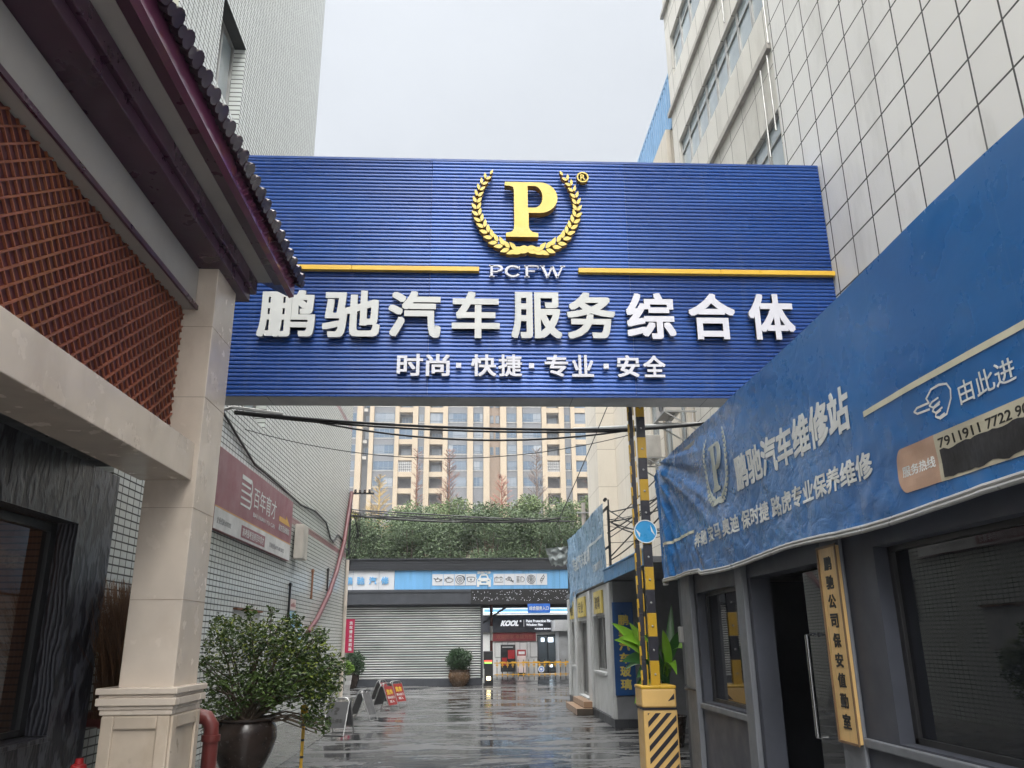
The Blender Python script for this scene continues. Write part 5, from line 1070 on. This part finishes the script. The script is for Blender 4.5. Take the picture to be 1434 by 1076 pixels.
b = MB(); b.box(1.4, 2.12, SY-.45, SY-.40, .15, 1.40); k = b.build('panel', M_blackmetal, t, .01); b = MB(); b.box(1.75, 2.08, SY-.455, SY-.4505, .75, 1.15); b.box(1.45, 1.7, SY-.455, SY-.4505, .45, .8); b.build('print', M_aframe_red, k)
b = MB(); b.box(1.48, 2.0, SY-.455, SY-.4505, 1.27, 1.30); b.build('headline', M_printwhite, k)
b = MB(); b.box(1.45, 1.5, SY-.5, SY-.3, 0, .15); b.box(2.02, 2.07, SY-.5, SY-.3, 0, .15); b.build('foot', M_blackmetal, t)
t = thing('vending_box', 'red and white dispenser box standing by the shop wall', 'dispenser', (2.4, SY-.4, 0))
b = MB(); b.box(2.2, 2.62, SY-.6, SY-.2, .1, .88); b.build('body', mat('box_pale', (.6, .5, .48), .5), t, .01); b = MB(); b.box(2.2, 2.62, SY-.6, SY-.2, .882, 1.16); b.build('head', M_aframe_red, t, .01); b = MB(); b.box(2.26, 2.56, SY-.605, SY-.601, .95, 1.08); b.build('label_strip', M_printwhite, t)
b = MB(); b.box(2.24, 2.58, SY-.56, SY-.24, 0, .1); b.build('base', M_blackmetal, t)
# red hanging sign and pots by the shutter
t = thing('wash_sign', 'red vertical sign with white characters beside the cream downpipe', 'sign', (-4.35, 30, 1.25))
b = MB(); b.box(-4.68, -4.12, 29.98, 30.02, 1.24, 2.36); p = b.build('board', mat('sign_crimson', (.42, .015, .07), .35, var=.05), t, .004)
b = MB(); b.tube([(-4.4, 30.06, 0), (-4.4, 30.06, 2.3)], .03, 8); b.build('pole', M_galv, t, smooth=True)
b = MB()
for i, c in enumerate('洗车请从茉莉路'): letters(b, c, (-4.30, 29.978, 2.17-i*.145), X1, Z1, .115, .115, .003, .025)
for i, c in enumerate('【旧幼替】'): letters(b, c, (-4.56, 29.978, 2.11-i*.13), X1, Z1, .11, .10 if i not in (0, 4) else .04, .003, .025)
b.build('lettering', M_printwhite, p, fixn=False)
b = MB(); letters(b, '进', (-4.59, 29.978, 1.33), X1, Z1, .16, .17, .003, .03); b.build('gold_lettering', flat('sign_gold', ()), p, fixn=False)
M_round = leaf_mat('clipped_leaf', (.010, .030, .014), (.05, .10, .04), .4); M_lime = leaf_mat('lime_leaf', (.07, .15, .015), (.20, .33, .05), .45)
def pot_plant(label, x, y, prof, pm, blobs, lm, n, ls):
    t = thing('potted_shrub', label, 'potted shrub', (x, y, 0), 'potted shrubs by the shutter')
    b = MB(); b.lathe(prof, (x, y, 0), 24); b.build('pot', pm, t, smooth=True)
    b = MB(); bb = [((x+c[0], y+c[1], c[2]), r) for c, r in blobs]; leaves(b, blob_points(bb, n, .45), ls, 2.0); b.build('crown', lm, t, fixn=False)
    b = MB()
    for k in range(8): c, r = random.choice(bb); b.tube([(x, y, prof[-1][1]), (c[0]+random.uniform(-.5, .5)*r[0], c[1], c[2])], [.012, .005], 5)
    b.build('stem', MATS['bark'], t)
pot_plant('round clipped shrub in a wide brown glazed urn before the shutter', -.46, 32.0, [(0, 0), (.24, 0), (.36, .15), (.42, .35), (.38, .5), (.42, .56), (.44, .58), (.36, .58), (.33, .52), (0, .5)], mat('glazed_urn', (.10, .06, .035), .25, var=.3, scale=5, dirt_glint=.7, dcol=(.25, .15, .07), dscale=4, dstretch=(1, 1, 1)), [((0, 0, .92), (.47, .45, .40)), ((-.1, 0, 1.12), (.25, .25, .16))], M_round, 3400, .085)
pot_plant('small lime green shrub in a tapered white pot', -4.47, 30.8, [(0, 0), (.17, 0), (.19, .15), (.2, .16), (.21, .3), (.22, .31), (.235, .47), (.2, .47), (.19, .42), (0, .4)], M_white, [((0, 0, .68), (.28, .28, .22)), ((.05, 0, .82), (.15, .15, .14))], M_lime, 1500, .07)
pot_plant('dark green shrub behind the small lime one, below the red sign', -4.4, 31.7, [(0, 0), (.22, 0), (.3, .3), (.3, .45), (.25, .45), (.24, .4), (0, .38)], M_brown, [((0, 0, .95), (.48, .4, .34)), ((.2, 0, .7), (.3, .3, .25))], M_round, 2600, .08)

# ---------------------------------------------------------------- trees and flats beyond
def crown_tree(name, label, x, y, h, r, lm, group, n=5200, ls=.26, base=2.2):
    t = thing(name, label, 'tree', (x, y, 0), group)
    b = MB(); b.tube([(x, y, 0), (x+.1, y, h*.35), (x-.05, y, h*.75)], [.22, .16, .06], 8); k = []
    for i in range(24):
        a = random.random()*2*PI; rr = r*random.uniform(.15, 1.0); z = base+(h-base)*random.uniform(.15, .92); f = max(.35, 1-abs((z-base)/(h-base)-.45)*1.15)
        k.append(((x+rr*f*math.cos(a), y+rr*f*math.sin(a), z), (r*.42, r*.42, r*.34)))
        b.tube([(x, y, h*.3), ((x+k[-1][0][0])/2, (y+k[-1][0][1])/2, z*.7), k[-1][0]], [.09, .06, .02], 5)
    b.build('trunk', MATS['bark'], t, smooth=True)
    b = MB(); leaves(b, blob_points(k, n, .5), ls, 1.7); b.build('crown', lm, t, fixn=False)
NTH = 'nearest second third fourth fifth sixth seventh eighth ninth'.split()
M_ev = leaf_mat('evergreen_leaf', (.045, .072, .036), (.095, .135, .062), .6); M_ev2 = leaf_mat('pale_evergreen_leaf', (.055, .09, .035), (.135, .18, .07), .6); M_yel = leaf_mat('yellowing_leaf', (.16, .15, .02), (.38, .33, .06), .5)
for i, (x, h) in enumerate(((-8.2, 8.0), (-6.0, 8.2), (-3.5, 8.9), (-1.2, 8.7), (.9, 9.0), (3.2, 8.8), (5.6, 8.9), (7.8, 8.8), (10.2, 9))):
    crown_tree('evergreen_tree', 'dark evergreen tree in the front row above the garage roof, %s from the tiled wall' % NTH[i], x, 47+random.uniform(-1, 1), h, 2.3, M_ev, 'front row of evergreen trees', 15000, .14, 3.2)
for i, (x, h) in enumerate(((-4.8, 11.4), (-1.8, 11.2), (1.4, 11.0), (3.6, 11.6), (6.6, 11.3), (9.4, 11.6))):
    crown_tree('evergreen_tree', 'paler evergreen tree in the rear row below the flats, %s from the tiled wall' % NTH[i], x, 58+random.uniform(-1, 1), h, 2.1, M_ev2, 'rear row of evergreen trees', 10000, .17, 5)
crown_tree('yellow_tree', 'yellowing tree at the left edge of the evergreens', -8.6, 55, 10.6, 1.6, M_yel, None, 3000, .25, 4)
def bare_tree(label, x, y, h, m, spread=.2, dense=1., grp='bare trees in front of the flats'):
    t = thing('bare_tree', label, 'tree', (x, y, 0), grp)
    b = MB(); b.tube([(x, y, 0), (x, y, h*.5), (x, y, h)], [.24, .15, .02], 6); b.build('trunk', m, t, smooth=True)
    b = MB(); z = h*.28
    while z < h*.99:
        for q in range(3):
            a = random.random()*2*PI; L = spread*(h-z)*random.uniform(.6, 1.15)+.3; p = Vector((x, y, z)); e_ = p+Vector((math.cos(a)*L, math.sin(a)*L, L*.75)); b.tube([p, (p+e_)/2+Vector((0, 0, -.08*L)), e_], [.03, .018, .006], 4, cap=False)
            for s_ in range(int(11*dense)):
                f = random.uniform(.25, 1); c = p+(e_-p)*f; l2 = .38*L*random.uniform(.4, 1)+.15; a2 = a+random.uniform(-1.2, 1.2); b.tube([c, c+Vector((math.cos(a2)*l2, math.sin(a2)*l2, l2*random.uniform(.2, 1)))], [.011, .005], 3, cap=False)
        z += .26
    b.build('crown', m, t, fixn=False)
M_twig = mat('red_brown_twig', (.17, .085, .06), .8, var=.25); M_twig2 = mat('grey_twig', (.16, .12, .10), .8, var=.25)
for lb, x, h, m_, sp_, dn in (('slender reddish bare tree standing by the cream pilaster', -5.2, 18.9, M_twig, .05, .6), ('tall reddish bare conifer with upswept twigs', -2.2, 18.9, M_twig, .16, 1), ('bushy rust red bare tree, lowest of the bare trees', 2.7, 16.4, mat('rust_twig', (.24, .09, .06), .8), .2, 1.3), ('greyish bare conifer behind the middle evergreens', 6.0, 19.0, M_twig2, .17, 1), ('broad reddish bare conifer near the concrete post', 11.6, 18.9, M_twig, .18, 1), ('thin reddish bare tree next to the tiled corner', -12.3, 15.6, M_twig, .22, .8)):
    bare_tree(lb, x, 75, h, m_, sp_, dn)
bare_tree('pointed bare tree with yellowing twigs at its top', -8.6, 75, 16.3, mat('yellow_twig', (.33, .23, .08), .8), .2, 1.4)
t = thing('concrete_post', 'weathered concrete utility post among the evergreens', 'post', (6.1, 44.5, 0)); b = MB(); b.tube([(6.1, 44.5, 0), (6.1, 44.5, 8.8)], [.16, .11], 10); b.build('shaft', mat('post_concrete', (.28, .25, .22), .8), t, smooth=True); b = MB(); b.box(5.7, 6.5, 44.3, 44.38, 8.2, 8.28); b.build('cross_arm', M_galv, t)
# block of flats
AY = 140.0; ax = lambda p: -20.44+(p-495)*.1234
t = thing('apartment_block', 'tall cream and grey apartment block rising behind the trees', 'apartment block', (0, AY, 0))
M_acream = mat('flat_cream', (.325, .262, .185), .7, var=.05, scale=.3, dirt_glint=.15); M_agrey = mat('flat_grey', (.115, .12, .13), .7, var=.06, scale=.3); M_abrown = mat('flat_brown', (.24, .175, .125), .7, var=.06)
M_awin = glass('flat_window', (.11, .165, .225), .03, .9)
_t = M_awin.node_tree; _b = _t.nodes['Principled BSDF']; _g = _t.nodes.new('ShaderNodeTexVoronoi'); _g.inputs['Scale'].default_value = 1; _g.distance = 'CHEBYCHEV'; _g.inputs['Randomness'].default_value = 0; _t.links.new(mapped(_t, (.42, .01, .36)), _g.inputs['Vector'])   # curtains drawn behind some of the panes
_s = _t.nodes.new('ShaderNodeSeparateColor'); _t.links.new(_g.outputs['Color'], _s.inputs[0]); _t.links.new(mixc(_t, rng_(_t, _s.outputs[0], .35, .95), (.07, .11, .16), (.24, .26, .28)), _b.inputs['Base Color']); M_aframe = mat('flat_window_frame', (.12, .15, .18), .5); M_adark = mat('balcony_dark', (.09, .09, .095), .7)
H = 56.; floors = [38.75+2.9*k for k in range(-6, 3)]
cols = [('B', 470, 494.9), ('P', 494.9, 503), ('R', 503, 513), ('P', 513, 519), ('B', 519, 549.1), ('P', 549.1, 555.1), ('L', 555.1, 574.4), ('P', 574.4, 581.9), ('S', 581.9, 591.2), ('P', 591.2, 598.7), ('L', 598.7, 617.5), ('P', 617.5, 624.5), ('B', 624.5, 652.5), ('P', 652.5, 660.7), ('B', 660.7, 675.6), ('P', 675.6, 684.2), ('W', 684.2, 699.7), ('P', 699.7, 708.5), ('B', 708.5, 723.7), ('P', 723.7, 731.3), ('B', 731.3, 759.7), ('P', 759.7, 766.5), ('L', 766.5, 784.6), ('P', 784.6, 792), ('S', 792, 801.6), ('P', 801.6, 807.5), ('L', 807.5, 827), ('P', 827, 833), ('B', 833, 857), ('P', 857, 866)]
nwin = 0
bw = MB(); bw.box(ax(466), ax(868), AY+2.2, AY+16, 0, H); bw.build('core', M_agrey, t)
def window(x0, x1, z0, z1, y, n, par=t):
    global nwin
    nwin += 1; b = MB(); w_ = .07
    for q in ((x0, x0+w_, z0, z1), (x1-w_, x1, z0, z1), (x0+w_, x1-w_, z0, z0+w_), (x0+w_, x1-w_, z1-w_, z1), *[(x0+(x1-x0)*k/n-w_*.4, x0+(x1-x0)*k/n+w_*.4, z0+w_, z1-w_) for k in range(1, n)]): b.box(q[0], q[1], y-.1, y+.0, q[2], q[3])
    b.box(x0+w_, x1-w_, y-.09, y, z0+.42, z0+.48)
    w = b.build('window', M_aframe, par); b = MB(); b.quad((x0, y-.04, z0), (x1, y-.04, z0), (x1, y-.04, z1), (x0, y-.04, z1)); b.build('pane', M_awin, w)
for kind, p0, p1 in cols:
    x0, x1 = ax(p0), ax(p1)
    if kind == 'P':
        b = MB(); b.box(x0, x1, AY-.5, AY+2.19, 0, H); b.build('pilaster', M_acream, t); continue
    if kind in 'BS':
        b = MB(); b.box(x0, x1, AY+.05, AY+2.19, 0, H); b.build('bay_wall', M_agrey, t)
        for z in floors: MB().box(x0, x1, AY-.02, AY+.049, z-.22, z-.02).build('sill', mat('flat_sill', (.26, .26, .255), .7), t)
        if kind == 'B': MB().box(x0, x1, AY-.25, AY+.049, 43.6, 44.6).build('cornice', M_acream, t)
        for z in floors[2:]:
            if kind == 'S': window(x0+.18, x1-.18, z+.1, z+1.3, AY+.045, 2)
            else: window(x0+.1, x1-.1, z, z+1.62, AY+.045, 4 if x1-x0 > 2.5 else 3)
    elif kind == 'W':
        b = MB(); b.box(x0, x1, AY+1.0, AY+2.19, 0, H); b.build('stair_wall', M_abrown, t)
        for z in floors[4:]:
            for xa, xb in ((x0+.1, x0+.75), (x1-.8, x1-.1)): window(xa, xb, z, z+1.4, AY+.99, 1)
    elif kind == 'R':
        b = MB(); b.box(x0, x1, AY+1.2, AY+2.19, 0, H); b.build('recess_wall', M_agrey, t)
        for z in floors[4:]:
            window(x0+.35, x1-.1, z, z+1.3, AY+1.19, 2)
            b = MB(); b.box(x0+.05, x0+.75, AY+.3, AY+.6, z-.95, z-.4); b.build('condenser', mat('grey_condenser', ()), t)
    elif kind == 'L':
        b = MB(); b.box(x0, x1, AY+1.4, AY+2.19, 0, H); b.build('balcony_wall', M_adark, t); b = MB()
        for z in floors: MB().box(x0, x1, AY-.3, AY+1.39, z-1.25, z-.38).build('parapet', M_acream, t)
        for i, z in enumerate(floors[3:]):
            r = random.random()
            if r < .55: window(x0+.35, x1-.25, z-.37, z+1.1, AY+1.38, 3)
            elif r < .8: window(x0+.02, x1-.02, z-.36, z+1.55, AY-.05, 2)
            else:
                b = MB()
                for zz in np.arange(z-.37, z+1.5, .28): b.box(x0, x1, AY-.2, AY-.15, zz, zz+.05)
                for xx in np.arange(x0+.1, x1, .35): b.box(xx, xx+.03, AY-.19, AY-.16, z-.37, z+1.5)
                b.build('balcony_grille', M_white, t)

# ---------------------------------------------------------------- damp air
b = MB(); b.box(-115, 115, -55, 225, -1, 60); hz = bpy.data.materials.new('damp_air'); hz.use_nodes = True; nt = hz.node_tree; nt.nodes.remove(nt.nodes['Principled BSDF'])
vp = nt.nodes.new('ShaderNodeVolumePrincipled'); vp.inputs['Color'].default_value = (.93, .96, 1, 1); vp.inputs['Density'].default_value = .0007; vp.inputs['Anisotropy'].default_value = .2
nt.links.new(vp.outputs[0], nt.nodes['Material Output'].inputs['Volume']); hz.cycles.homogeneous_volume = True if hasattr(hz.cycles, 'homogeneous_volume') else None
o = b.build('haze', hz); o['kind'] = 'stuff'
